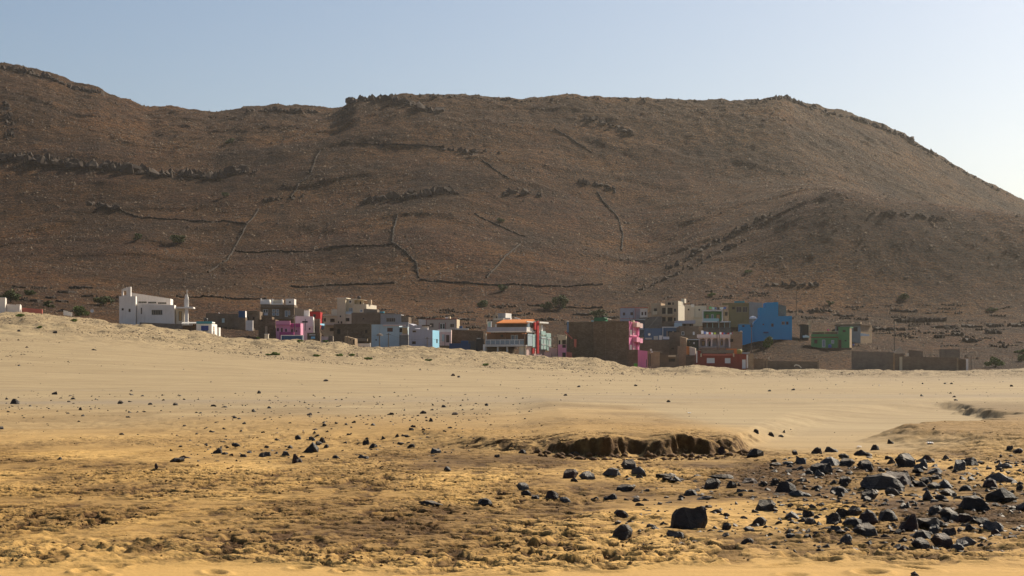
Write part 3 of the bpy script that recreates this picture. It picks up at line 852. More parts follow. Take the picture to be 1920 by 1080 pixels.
CREEP = [
 (38,595,30,6,"green creeper patch on the dune crest at the far left"),(141,603,16,7,"bright green creeper tuft below the tilted white board"),(75,615,12,3,"thin faint creeper streak on the far left dune"),
 (513,666,30,6,"green creeper mat on the dark hump below the pink house"),(590,668,26,3,"thin creeper streak left of the dune path"),(634,668,18,6,"thick green creeper clump on the dune below the grey block houses"),
 (662,667,18,5,"narrow creeper patch next to the thick dune clump"),(688,674,18,5,"dark green creeper patch with brown edge on the dune"),(804,677,14,5,"small creeper tuft below the lilac house"),
 (561,642,14,5,"dry green creeper on the dune crest below the blue wall"),(613,642,16,5,"green creeper on the dune crest beside the cream ruin"),(912,685,20,4,"faint creeper streak below the orange-roofed house"),
 (1284,682,26,7,"olive scrub patch on the sand heap beside the red house"),(483,636,10,4,"small green creeper at the foot of the dark stone house"),
]
for i, (a, b_, w, h, lb) in enumerate(CREEP):
    o = bush("creeper_plant", lb, a, b_, w, h, 700 + i, M_CREEP, "plant", "green creepers on the dune", None, 0.05, 0.55, 0.9)

# ------------------------------------------------------------------ stones on the beach
ROCKS_HERO = [   # column, row of the base, width, height (photo pixels), kind, label
 (1292,990,66,44,'b',"big black boulder standing alone at the left end of the boulder field"),
 (1166,1012,40,27,'b',"black peaked boulder speckled white, left of the big lone boulder"),
 (1266,1009,32,12,'g',"flat grey stone lying just below the big lone boulder"),
 (1173,923,36,14,'b',"low black wedge stone with one white spot"),
 (1144,937,26,11,'b',"rounded black stone below the white-spotted wedge"),
 (1115,938,15,6,'b',"little black stone left of the rounded one below the wedge"),
 (1036,936,27,15,'r',"red-brown rounded stone on open sand left of the wedge"),
 (1060,943,22,10,'g',"grey stone touching the red-brown rounded one"),
 (987,930,21,10,'b',"black pointed stone of the pair left of the red-brown one"),
 (1004,935,15,8,'b',"smaller stone of the pair left of the red-brown one"),
 (980,919,25,14,'g',"grey flat-topped block farthest left above the pointed pair"),
 (1070,897,31,18,'r',"dark red-brown boulder in front of the eroded bank"),
 (1077,904,14,7,'b',"small stone tucked under the dark red-brown boulder"),
 (1101,899,31,15,'g',"grey slab leaning beside the dark red-brown boulder"),
 (1147,892,33,15,'g',"pale grey stone in front of the eroded bank"),
 (1181,880,31,19,'b',"black peaked stone nearest the cut of the eroded bank"),
 (1198,893,29,14,'g',"grey-topped stone just below the black peaked one at the bank"),
 (1249,895,35,7,'b',"long flat black stone below the eroded bank"),
 (1417,858,33,16,'b',"black boulder at the right foot of the eroded bank"),
 (1354,853,16,17,'r',"brown upright clod against the eroded bank"),
 (1078,854,20,8,'b',"flat black stone at the foot of the eroded bank"),
 (979,850,14,8,'b',"black stone at the left end of the eroded bank"),
 (1337,917,35,18,'b',"black humped boulder right of the flat stones below the bank"),
 (1372,915,20,14,'b',"upright dark stone next to the black humped boulder"),
 (1405,906,35,10,'r',"long brownish flat stone right of the upright dark one"),
 (1437,957,42,20,'b',"black sloping boulder at the left front of the boulder field"),
 (1167,970,30,15,'r',"sandy brown clod half buried above the speckled boulder"),
 (1659,918,78,31,'b',"largest flat-topped slab in the boulder field"),
 (1684,909,58,27,'r',"dark brown slab leaning behind the largest flat-topped slab"),
 (1880,943,55,26,'b',"big flat black block at the right edge of the boulder field"),
 (1831,958,58,28,'b',"big jagged black boulder left of the right-edge block"),
 (1705,996,36,32,'r',"tall dark pointed boulder in the front of the boulder field"),
 (1625,1005,46,24,'b',"oval sloping boulder left of the tall pointed one"),
 (1600,988,40,15,'b',"low black slab behind the oval sloping boulder"),
 (1631,983,35,25,'r',"dark brown rounded boulder behind the oval sloping one"),
 (1768,1025,42,25,'r',"red-brown boulder lowest in the front cluster"),
 (1809,1025,44,18,'g',"grey flat stone right of the red-brown front boulder"),
 (1728,1029,34,21,'b',"blocky dark stone left of the red-brown front boulder"),
 (1864,996,36,20,'g',"grey pointed boulder at the right end of the front cluster"),
 (1587,1020,26,16,'g',"greyish domed stone alone at the front"),
 (1489,973,30,15,'g',"smooth grey stone left of the middle cluster"),
 (1476,923,41,21,'b',"black double-humped boulder at the left of the boulder field"),
 (1501,931,42,11,'g',"flat grey slab in front of the double-humped boulder"),
 (1698,876,40,27,'b',"black stacked boulder on top of the back row"),
 (1742,867,25,15,'r',"reddish boulder beside the stacked one in the back row"),
 (1802,881,26,20,'g',"grey striped leaning stone in the back row"),
 (1671,832,12,9,'b',"small stone alone on the edge of the brown mound"),
 (1717,1080,15,9,'b',"dark stone cut by the bottom edge of the picture"),
 (581,849,28,21,'b',"largest peaked black stone of the left cluster"),
 (557,867,19,17,'r',"reddish cube-like stone in front of the left cluster"),
 (496,857,21,10,'b',"low black stone at the left end of the left cluster"),
 (817,850,20,10,'g',"grey flat stone between the left cluster and the bank"),
 (682,860,20,8,'g',"grey slab right of the left cluster"),
 (840,882,14,8,'g',"small grey-topped stone alone on open sand in the centre"),
 (807,946,45,7,'b',"long flat black stone alone in the centre foreground"),
 (909,952,30,13,'b',"black rounded stone with a small partner in the centre foreground"),
 (331,866,26,8,'b',"long flat dark stone low on the left beach"),
 (346,860,22,6,'r',"flat brown stone behind the long flat dark one on the left beach"),
 (407,851,19,11,'b',"dark stone left of the left cluster"),
 (293,880,7,10,'r',"small upright brown stone on the left beach"),
 (27,758,18,10,'b',"biggest dark stone on the far left near the track"),
 (102,740,11,6,'b',"dark stone above the track at far left"),
 (611,715,10,4,'b',"single dark stone on the smooth dune slope"),
 (485,738,8,6,'b',"single round stone beside the track"),
 (111,862,8,5,'b',"single small black stone on bare sand at far left"),
]
R_FIELD = [ # boulder field on the right
 (1269,902,17,8),(1254,905,24,7),(1355,897,45,8),(1431,912,18,9),(1295,929,27,12),(1324,938,35,9),(1392,926,20,9),(1410,926,15,8),(1343,962,22,7),(1363,971,14,7),(1364,994,19,14),(1404,996,22,9),(1424,986,30,17),(1401,1021,27,12),
 (1667,977,36,22),(1603,968,28,18),(1581,973,32,19),(1565,981,31,20),(1517,970,22,14),(1521,983,22,12),(1455,911,18,15),(1575,926,35,14),(1585,909,25,15),(1632,936,34,18),(1675,930,30,15),(1541,889,42,21),(1538,893,19,11),(1557,872,35,16),(1589,874,31,15),(1584,860,22,9),(1620,855,34,12),(1641,844,17,11),(1560,848,25,11),(1532,851,20,12),(1491,852,11,9),(1502,870,19,14),(1455,874,20,7),(1478,874,21,7),(1624,881,30,18),(1726,880,24,20),(1754,887,31,10),(1722,887,21,8),(1819,874,37,15),(1884,879,31,10),(1894,847,12,9),(1910,850,20,9),(1880,905,55,18),(1858,914,30,18),(1913,918,15,10),(1757,899,20,10),(1738,906,22,11),(1753,916,27,11),(1776,916,28,18),(1725,912,28,10),(1743,940,24,19),(1767,939,26,11),(1778,930,32,13),(1812,921,25,11),(1755,965,30,17),(1778,977,36,20),(1812,980,35,17),(1839,984,32,12),(1869,1003,18,11),(1822,997,22,11),(1749,992,57,20),(1753,1001,24,17),(1730,1010,36,17),(1781,1005,26,15),(1797,1031,24,11),(1692,1032,29,10),(1693,1019,19,9),(1484,1009,24,9),(1568,998,19,11),(1900,1011,20,8),(1930,962,40,22),(1945,930,40,20),(1950,990,30,16)]
R_LEFT = [(535,855,15,9),(604,831,12,11),(559,824,15,8),(584,825,14,7),(597,832,15,5),(611,840,10,7),(545,841,11,7),(686,834,12,10),(699,840,16,9),(629,860,12,6),(751,834,13,5),(771,841,15,7),(932,857,10,5),(421,853,13,5),(442,838,17,7),(321,846,7,4),(456,857,12,6),(500,840,10,5),(520,826,10,4),(467,850,9,5)]
R_TRACK = [(719,824,8,6),(762,820,10,4),(700,798,10,5),(771,807,9,5),(808,791,8,7),(732,778,14,5),(793,776,12,6),(832,764,10,5),(853,778,13,5),(912,761,7,5),(225,757,11,6),(329,760,14,5),(281,759,9,4),(400,762,11,4),(150,769,7,6),(129,754,9,3),(243,774,7,4),(240,783,9,3),(155,781,6,4),(136,749,9,4),(440,785,9,4),(420,764,12,3),(475,773,7,6),(345,800,8,4),(397,811,11,4),(228,816,10,4),(2,805,9,6),(12,749,6,4),(306,751,6,3),(304,742,4,3),(505,766,8,4),(580,779,10,4),(608,798,9,4),(630,796,7,4),(663,793,8,4),(590,806,11,3)]
R_FAR = [(1729,743,7,4),(1772,720,6,3),(1784,720,6,3),(1789,745,7,3),(1793,751,8,3),(1897,725,7,4),(1443,734,7,4),(1487,732,8,4),(1254,754,8,4),(1085,726,7,4),(1192,724,7,4),(1060,742,8,4),(860,708,6,4),(849,705,8,5),(1730,720,4,3),(1782,738,6,3),(1418,813,11,8),(1446,818,12,8),(1465,820,10,5),(1470,812,6,5),(34,622,8,4),(50,652,7,3),(176,657,10,3),(103,625,9,5),(35,686,5,3)]
STONE_MESH = [rock_mesh(1000 + k, f, 20 + k % 5, 2) for k, f in enumerate([.75,.9,.6,.8,.5,.7,.85,.65,.55,.95])]
STONE_FLAT = [rock_mesh(1100 + k, 0.35, 14 + k % 3, 2) for k in range(6)]
STONE_MINI = [rock_mesh(1200 + k, 0.6, 10, 0) for k in range(8)]
_all_rocks = []
_rk = random.Random(77)
ROCK_SPOTS = []
def place_rock(px, py, w, h, kind, label, group, mini=False, name="stone"):
    x, y, z = hit(px, py, 9, 372, 1500)
    ROCK_SPOTS.append((x, y, w * y / F))
    s = y / F
    W, Hh = w * s, h * s
    lib = STONE_MINI if mini else (STONE_FLAT if h < 0.36 * w else STONE_MESH)
    me = lib[_rk.randrange(len(lib))]
    if kind != 'b':
        key = me.name + kind
        m2 = bpy.data.meshes.get(key)
        if m2 is None:
            m2 = me.copy(); m2.name = key; m2.materials.clear(); m2.materials.append(M_GREYROCK if kind == 'g' else M_REDROCK)
        me = m2
    o = bpy.data.objects.new(name, me); COL.objects.link(o)
    yy = y + 0.25 * W
    o.location = (x, yy, z - 0.24 * Hh)
    dep = _rk.uniform(0.8, 1.25)
    o.scale = (W * 1.04 * _rk.choice((1, -1)), W * dep, Hh * 1.2)
    o.rotation_euler = (_rk.uniform(-.12, .12), _rk.uniform(-.10, .10), _rk.uniform(-.35, .35))
    tag(o, label, "stone", group)
    return o
for me in STONE_MESH + STONE_FLAT + STONE_MINI:
    me.materials.append(M_BASALT)
for (a, b_, w, h, k, lb) in ROCKS_HERO:
    place_rock(a, b_, w, h, k, lb, "stones on the beach", False, "boulder" if w > 30 else "stone")
def kind_of(): 
    r = _rk.random(); return 'g' if r < .22 else ('r' if r < .34 else 'b')
KW = {'b': "black", 'g': "grey", 'r': "red-brown"}
NEAR = [(1292,990,"the big lone boulder"),(1166,1012,"the speckled peaked boulder"),(1337,917,"the black humped boulder"),(1437,957,"the sloping left-front boulder"),(1659,918,"the largest flat-topped slab"),(1880,943,"the right-edge block"),(1831,958,"the big jagged boulder"),(1705,996,"the tall pointed boulder"),(1625,1005,"the oval sloping boulder"),(1768,1025,"the red-brown front boulder"),(1864,996,"the grey pointed boulder"),(1587,1020,"the lone domed stone"),(1489,973,"the smooth grey stone"),(1476,923,"the double-humped boulder"),(1698,876,"the stacked back-row boulder"),(1802,881,"the grey leaning stone"),(1671,832,"the small stone on the mound edge"),(1417,858,"the bank's right-foot boulder"),
 (581,849,"the largest left-cluster stone"),(557,867,"the reddish cube-like stone"),(496,857,"the low left-end stone"),(682,860,"the grey slab"),(817,850,"the centre grey flat stone"),(407,851,"the dark stone left of the cluster"),(331,866,"the long flat left-beach stone")]
LAND = [(0,"the far left dune"),(140,"the tilted white board"),(230,"the church"),(370,"the blue-shuttered kiosk"),(440,"the pink house"),(600,"the cream tower house"),(700,"the pale blue house"),(780,"the lilac house"),(870,"the orange-roofed house"),(1045,"the big bare-block building"),(1240,"the red house"),(1420,"the block walls"),(1520,"the green house"),(1640,"the far right walls")]
_used = {}
def rock_label(a, b_, w, h, k, mode):
    sz = "large" if w >= 30 else ("medium" if w >= 18 else ("small" if w >= 9 else "tiny"))
    sh = "flat" if h < 0.42 * w else "angular"
    if mode == "near":
        c = sorted(NEAR, key=lambda q: math.hypot(q[0] - a, 2.5 * (q[1] - b_)))[0]
        dx, dy = a - c[0], b_ - c[1]
        if abs(dx) > 2.2 * abs(dy): rel = "to the right of" if dx > 0 else "to the left of"
        elif abs(dx) > 0.6 * abs(dy): rel = ("below and " if dy > 0 else "above and ") + ("right of" if dx > 0 else "left of")
        else: rel = "straight below" if dy > 0 else "straight above"
        q = math.hypot(dx, 2.5 * dy)
        far = "close" if q < 50 else ("a little way" if q < 95 else "well")
        cand = [f"{sz} {sh} {KW[k]} stone {rel} {c[2]}", f"{sz} {sh} {KW[k]} stone {far} {rel} {c[2]}"]
    else:
        L = [q for q in LAND if q[0] <= a][-1][1]
        band = "up on the sand" if b_ < 735 else ("by the track" if b_ < 765 else ("just below the track" if b_ < 790 else "on the open beach"))
        cand = [f"{sz} {sh} {KW[k]} stone {band}, in line with {L}", f"{'wider' if w > 8 else 'tiny narrow'} {sh} {KW[k]} stone {band}, in line with {L}"]
    for cnd in cand:
        if cnd not in _used: _used[cnd] = 1; return cnd
    return cand[0]
for lst, mode, grp in ((R_FIELD, "near", "boulder field at the right"), (R_LEFT, "near", "left stone cluster"), (R_TRACK, "land", "stones below the track"), (R_FAR, "land", "far stones on pale sand")):
    for (a, b_, w, h) in lst:
        k = kind_of()
        place_rock(a, b_, w, h, k, rock_label(a, b_, w, h, k, mode), grp, w < 9)
for i in range(75):
    if i < 45:
        a = 1440 + 470 * _rk.random(); b_ = 862 + 160 * _rk.random(); w = _rk.uniform(6, 14); g = "boulder field at the right"
    else:
        a = _rk.uniform(330, 860); b_ = _rk.uniform(795, 860); w = _rk.uniform(5, 9); g = "left stone cluster"
    k = kind_of(); h = w * _rk.uniform(.35, .7)
    place_rock(a, b_, w, h, k, rock_label(a, b_, w, h, k, "near"), g, True)
_by = {}
for o in [q for q in COL.objects if q.get("category") == "stone"]: _by.setdefault(o.get("label"), []).append(o)
for lb_, os_ in _by.items():
    if len(os_) > 1:
        os_.sort(key=lambda q: q.location.x / q.location.y)
        for k_, q in enumerate(os_): q["label"] = ("leftmost" if k_ == 0 else ("rightmost" if k_ == len(os_) - 1 else ("middle" if len(os_) == 3 else "inner"))) + " " + lb_
def pebbles():
    r = np.random.RandomState(21)
    P = []; S = []
    def add(n, x0, x1, y0, y1, s0, s1, pw=1.0, clump=None):
        px = x0 + (x1 - x0) * r.rand(n); row = y0 + (y1 - y0) * r.rand(n) ** pw
        D = F * CZ / (row - YH)
        x = (px - 960) / F * D
        if clump: 
            k = fbm(x, D, clump, 3, 141) > r.rand(n) * 0.6 - 0.25; x, D = x[k], D[k]
        z = ground(x, D)
        P.append(np.stack([x, D, z], -1)); S.append((s0 + (s1 - s0) * r.rand(len(x)) ** 2.5) * D / F)
    add(900, 0, 1000, 738, 800, 1.5, 6.0, 1, 12)
    add(1000, 250, 1000, 785, 872, 1.5, 7.0, 1, 5)
    add(1500, 1400, 1940, 855, 1035, 2.0, 13.0, 1, 2.5)
    add(300, 950, 1420, 885, 1020, 2.0, 8.0, 1, 2)
    add(500, 0, 1920, 755, 850, 1.5, 4.0, 1, 8)
    add(120, 1000, 1920, 712, 745, 1.5, 4.0)
    small_rock_soup("beach_pebbles", np.concatenate(P), np.concatenate(S), M_BASALT, 22)
    # lumps of damp sand fallen from the bank
    n = 230
    x = 0.2 + 4.6 * r.rand(n); D = np.interp(x, [0, 1.2, 3.9, 4.8], [34.3, 33.6, 33.4, 34.2]) - 0.9 * r.rand(n) ** 1.6 + 0.15
    small_rock_soup("fallen_sand_clods", np.stack([x, D, ground(x, D)], -1), 0.05 + 0.22 * r.rand(n) ** 3, M_CLOD, 25, 0.7)
    # little stones strewn over the pale sand
    n = 900
    t = -0.32 + 0.64 * r.rand(n); D = 95 + 150 * r.rand(n); x = t * D
    k = fbm(x, D, 20, 3, 147) > r.rand(n) * .9 - .45
    x, D = x[k], D[k]
    pyramid_soup("pale_sand_pebbles", np.stack([x, D, ground(x, D)], -1), 0.06 + 0.22 * r.rand(len(x)) ** 4, M_BASALT, 26, .8)
    # stones of the boulder field beyond the single ones
    V = []; Fc = []; rr = random.Random(31)
    tm = [(np.array([v.co[:] for v in me.vertices]), [tuple(p.vertices) for p in me.polygons]) for me in STONE_MINI]
    for i in range(1150):
        if i < 700: a_, b__ = 1440 + 500 * rr.random(), 858 + 172 * rr.random()
        elif i < 900: a_, b__ = 330 + 560 * rr.random(), 785 + 82 * rr.random() ** .8
        elif i < 1000: a_, b__ = 900 * rr.random(), 742 + 60 * rr.random()
        else: a_, b__ = 1150 + 300 * rr.random(), 890 + 130 * rr.random()
        D = F * CZ / (b__ - YH); x = (a_ - 960) / F * D; z = gz(x, D)
        w = (rr.uniform(5, 19) if not 700 <= i < 1000 else rr.uniform(3, 8)) * D / F; h = w * rr.uniform(.25, .6); T, fc = tm[rr.randrange(len(tm))]; an = rr.uniform(0, 6.28); n0 = len(V)
        for vx, vy, vz in T: V.append((x + w * (vx * math.cos(an) - vy * math.sin(an)), D + w * (vx * math.sin(an) + vy * math.cos(an)), z + h * (vz - .2)))
        Fc += [tuple(n0 + k for k in f) for f in fc]
    tag(link_mesh("boulder_field_rubble", V, Fc, M_BASALT), kind="stuff")
    # crumbs of damp sand kicked up all over the trodden foreground
    n = 26000
    t = -0.325 + 0.65 * r.rand(n); D = 1 / (1 / 46.0 + (1 / 14.6 - 1 / 46.0) * r.rand(n))
    x = t * D
    rm = rough_mask(x, D)[0]; ch = bank(x, D)[2]
    k = (rm * (1 - ch) * (0.6 + 1.0 * fbm(x, D, 0.9, 2, 145))) > 0.35 + 0.85 * r.rand(n)
    x, D = x[k], D[k]
    small_rock_soup("sand_crumbs", np.stack([x, D, ground(x, D)], -1), (0.012 + 0.05 * r.rand(len(x)) ** 3) * (0.7 + D / 40), M_CRUMB, 24, 0.55)
    # grit and clods on the dune: dark specks too many to count
    n = 80000
    t = -0.32 + 0.64 * r.rand(n); D = 170 + 200 * r.rand(n) ** 0.6
    x = t * D
    k = (fbm(x, D, 22, 3, 143) + 1.3 * sstep(180, 330, D) - 0.55 - 0.5 * sstep(0.05, 0.2, t)) > r.rand(n) * 0.9
    x, D = x[k], D[k]
    pyramid_soup("dune_grit", np.stack([x, D, ground(x, D)], -1), 0.10 + 0.40 * r.rand(len(x)) ** 14 + 0.10 * r.rand(len(x)), M_GRIT, 23, 0.75)
pebbles()
# ------------------------------------------------------------------ the village
def paint(name, col, grime=0.35, rough=0.85, spec=0.2):
    """painted plaster: slight patchiness, rain streaks and dust at large scale"""
    m, nt, b = new_mat(name)
    tc = nnode(nt, "ShaderNodeTexCoord").outputs["Object"]
    n1 = noise(nt, tc, 0.45, 5, 0.65); n2 = noise(nt, scalev(nt, tc, (2.2, 2.2, 0.25)), 1.0, 4, 0.6); n3 = noise(nt, tc, 5.0, 3, 0.6)
    dk = (col[0] * 0.55 + 0.02, col[1] * 0.52 + 0.015, col[2] * 0.48 + 0.01)
    c = mixc(nt, math_(nt, 'MULTIPLY', ramp(nt, n1, [(0.42, 0.0), (0.72, 1.0)]), grime), col, dk)
    c = mixc(nt, math_(nt, 'MULTIPLY', ramp(nt, n2, [(0.52, 0.0), (0.74, 1.0)]), grime), c, dk)
    c = mixc(nt, math_(nt, 'MULTIPLY', n3, 0.12), c, dk)
    nt.links.new(c, b.inputs["Base Color"]); b.inputs["Roughness"].default_value = rough
    b.inputs["Specular IOR Level"].default_value = spec
    bump(nt, n3, 0.3, 0.02, b)
    return m
def blockwork(name, c1, c2, mortar):
    """bare hollow-block masonry, 40 x 20 cm"""
    m, nt, b = new_mat(name)
    tc = nnode(nt, "ShaderNodeTexCoord").outputs["Object"]
    sx = nnode(nt, "ShaderNodeSeparateXYZ"); nt.links.new(tc, sx.inputs[0])
    cx = nnode(nt, "ShaderNodeCombineXYZ")
    nt.links.new(math_(nt, 'ADD', sx.outputs[0], sx.outputs[1]), cx.inputs[0]); nt.links.new(sx.outputs[2], cx.inputs[1])
    br = nnode(nt, "ShaderNodeTexBrick"); nt.links.new(cx.outputs[0], br.inputs["Vector"])
    br.inputs["Scale"].default_value = 1.0; br.inputs["Brick Width"].default_value = 0.42; br.inputs["Row Height"].default_value = 0.21; br.inputs["Mortar Size"].default_value = 0.022
    for k, v in (("Color1", c1), ("Color2", c2), ("Mortar", mortar)):
        br.inputs[k].default_value = (v[0], v[1], v[2], 1)
    n1 = noise(nt, tc, 0.5, 5, 0.7); n2 = noise(nt, tc, 3.0, 3, 0.7)
    c = mixc(nt, ramp(nt, n1, [(0.38, 0.0), (0.68, 0.65)]), br.outputs["Color"], (c1[0] * 0.55, c1[1] * 0.52, c1[2] * 0.5))
    c = mixc(nt, ramp(nt, n2, [(0.60, 0.0), (0.75, 0.5)]), c, mortar)
    nt.links.new(c, b.inputs["Base Color"]); b.inputs["Roughness"].default_value = 0.95; b.inputs["Specular IOR Level"].default_value = 0.1
    bump(nt, br.outputs["Fac"], -0.5, 0.03, b)
    return m
def plain(name, col, rough=0.6, metal=0.0):
    m, nt, b = new_mat(name)
    tc = nnode(nt, "ShaderNodeTexCoord").outputs["Object"]
    n = noise(nt, tc, 3.0, 4, 0.6)
    c = mixc(nt, math_(nt, 'MULTIPLY', n, 0.35), col, (col[0] * .6, col[1] * .6, col[2] * .6))
    nt.links.new(c, b.inputs["Base Color"]); b.inputs["Roughness"].default_value = rough; b.inputs["Metallic"].default_value = metal
    return m
WHITE = paint("white_plaster", (0.80, 0.73, 0.66), 0.30); WHITE2 = paint("white_lime", (0.84, 0.80, 0.74), 0.18)
CREAM = paint("cream_plaster", (0.62, 0.52, 0.36), 0.25); CREAM2 = paint("pale_cream_plaster", (0.68, 0.60, 0.47), 0.25)
TAN = paint("tan_plaster", (0.47, 0.35, 0.23), 0.3); BEIGE = paint("beige_plaster", (0.52, 0.43, 0.36), 0.3)
PINK = paint("pink_plaster", (0.72, 0.30, 0.43), 0.2); PINKD = paint("magenta_plaster", (0.48, 0.07, 0.24), 0.2); HOTPINK = paint("hot_pink_plaster", (0.66, 0.17, 0.36), 0.2); PALEPINK = paint("pale_pink_plaster", (0.66, 0.48, 0.44), 0.3)
BLUE = paint("blue_plaster", (0.004, 0.265, 0.53), 0.15); BLUE2 = paint("mid_blue_plaster", (0.11, 0.19, 0.30), 0.4); DBLUE = paint("dark_blue_plaster", (0.012, 0.075, 0.19), 0.2); SKYB = paint("sky_blue_plaster", (0.30, 0.62, 0.80), 0.2); PALEB = paint("pale_blue_plaster", (0.44, 0.55, 0.60), 0.3)
TEAL = paint("teal_paint", (0.05, 0.28, 0.36), 0.2); AQUA = paint("aqua_paint", (0.42, 0.60, 0.56), 0.2)
LILAC = paint("lilac_grey_plaster", (0.43, 0.42, 0.48), 0.35); GREY = paint("grey_plaster", (0.33, 0.32, 0.32), 0.45); DGREY = paint("dark_grey_plaster", (0.085, 0.09, 0.10), 0.3)
RED = paint("dark_red_plaster", (0.23, 0.035, 0.026), 0.25); BRED = paint("bright_red_paint", (0.46, 0.018, 0.022), 0.15); BRICKR = paint("salmon_red_plaster", (0.55, 0.16, 0.12), 0.2)
GREEN = paint("green_plaster", (0.10, 0.30, 0.11), 0.25); GREEN2 = paint("deep_green_paint", (0.012, 0.17, 0.07), 0.2); DGREEN = paint("dark_green_paint", (0.02, 0.035, 0.028), 0.2); OLIVE = paint("olive_plaster", (0.24, 0.19, 0.09), 0.35)
ORANGE = paint("orange_tile_paint", (0.62, 0.22, 0.055), 0.15); YELLOW = plain("yellow_plastic", (0.42, 0.36, 0.06), 0.6)
BLOCK = blockwork("grey_brown_block", (0.1984, 0.1446, 0.0998), (0.2496, 0.1856, 0.1306), (0.1536, 0.1152, 0.0845)); BLOCKD = blockwork("dark_brown_block", (0.1254, 0.0845, 0.0525), (0.2368, 0.1690, 0.1101), (0.1088, 0.0768, 0.0512)); BLOCKG = blockwork("grey_block", (0.2048, 0.1664, 0.1344), (0.2560, 0.2112, 0.1664), (0.1536, 0.1280, 0.1024)); BLOCKT = blockwork("tan_block", (0.3400, 0.2500, 0.1600), (0.4200, 0.3100, 0.2000), (0.2600, 0.1900, 0.1300))
WOOD = plain("varnished_wood", (0.17, 0.066, 0.020), 0.6); DWOOD = plain("dark_wood", (0.055, 0.028, 0.018), 0.6); REDWOOD = plain("red_brown_wood", (0.11, 0.035, 0.025), 0.6); LWOOD = plain("light_wood_panel", (0.55, 0.36, 0.16), 0.7)
WFRAME = plain("white_frame_paint", (0.72, 0.72, 0.72), 0.5); METAL = plain("galvanised_metal", (0.35, 0.36, 0.37), 0.5, 0.3); BLACKP = plain("black_plastic", (0.012, 0.012, 0.013), 0.5); POLE = plain("weathered_pole_wood", (0.10, 0.075, 0.055), 0.85); CONC = plain("raw_concrete", (0.30, 0.26, 0.21), 0.9); WIRE = plain("wire_black", (0.02, 0.02, 0.02), 0.6)
GLASS, _nt, _b = new_mat("window_glass"); _b.inputs["Base Color"].default_value = (0.018, 0.020, 0.024, 1); _b.inputs["Roughness"].default_value = 0.12
_n = noise(_nt, nnode(_nt, "ShaderNodeTexCoord").outputs["Object"], 1.2, 2); bump(_nt, _n, 0.05, 0.05, _b)
DARK = plain("dark_interior", (0.022, 0.017, 0.014), 0.9); BWIN = plain("blue_shutter_paint", (0.012, 0.045, 0.28), 0.5); BGLASS = plain("pale_blue_pane", (0.20, 0.27, 0.33), 0.3); SHEET = plain("corrugated_sheet", (0.60, 0.56, 0.48), 0.5)

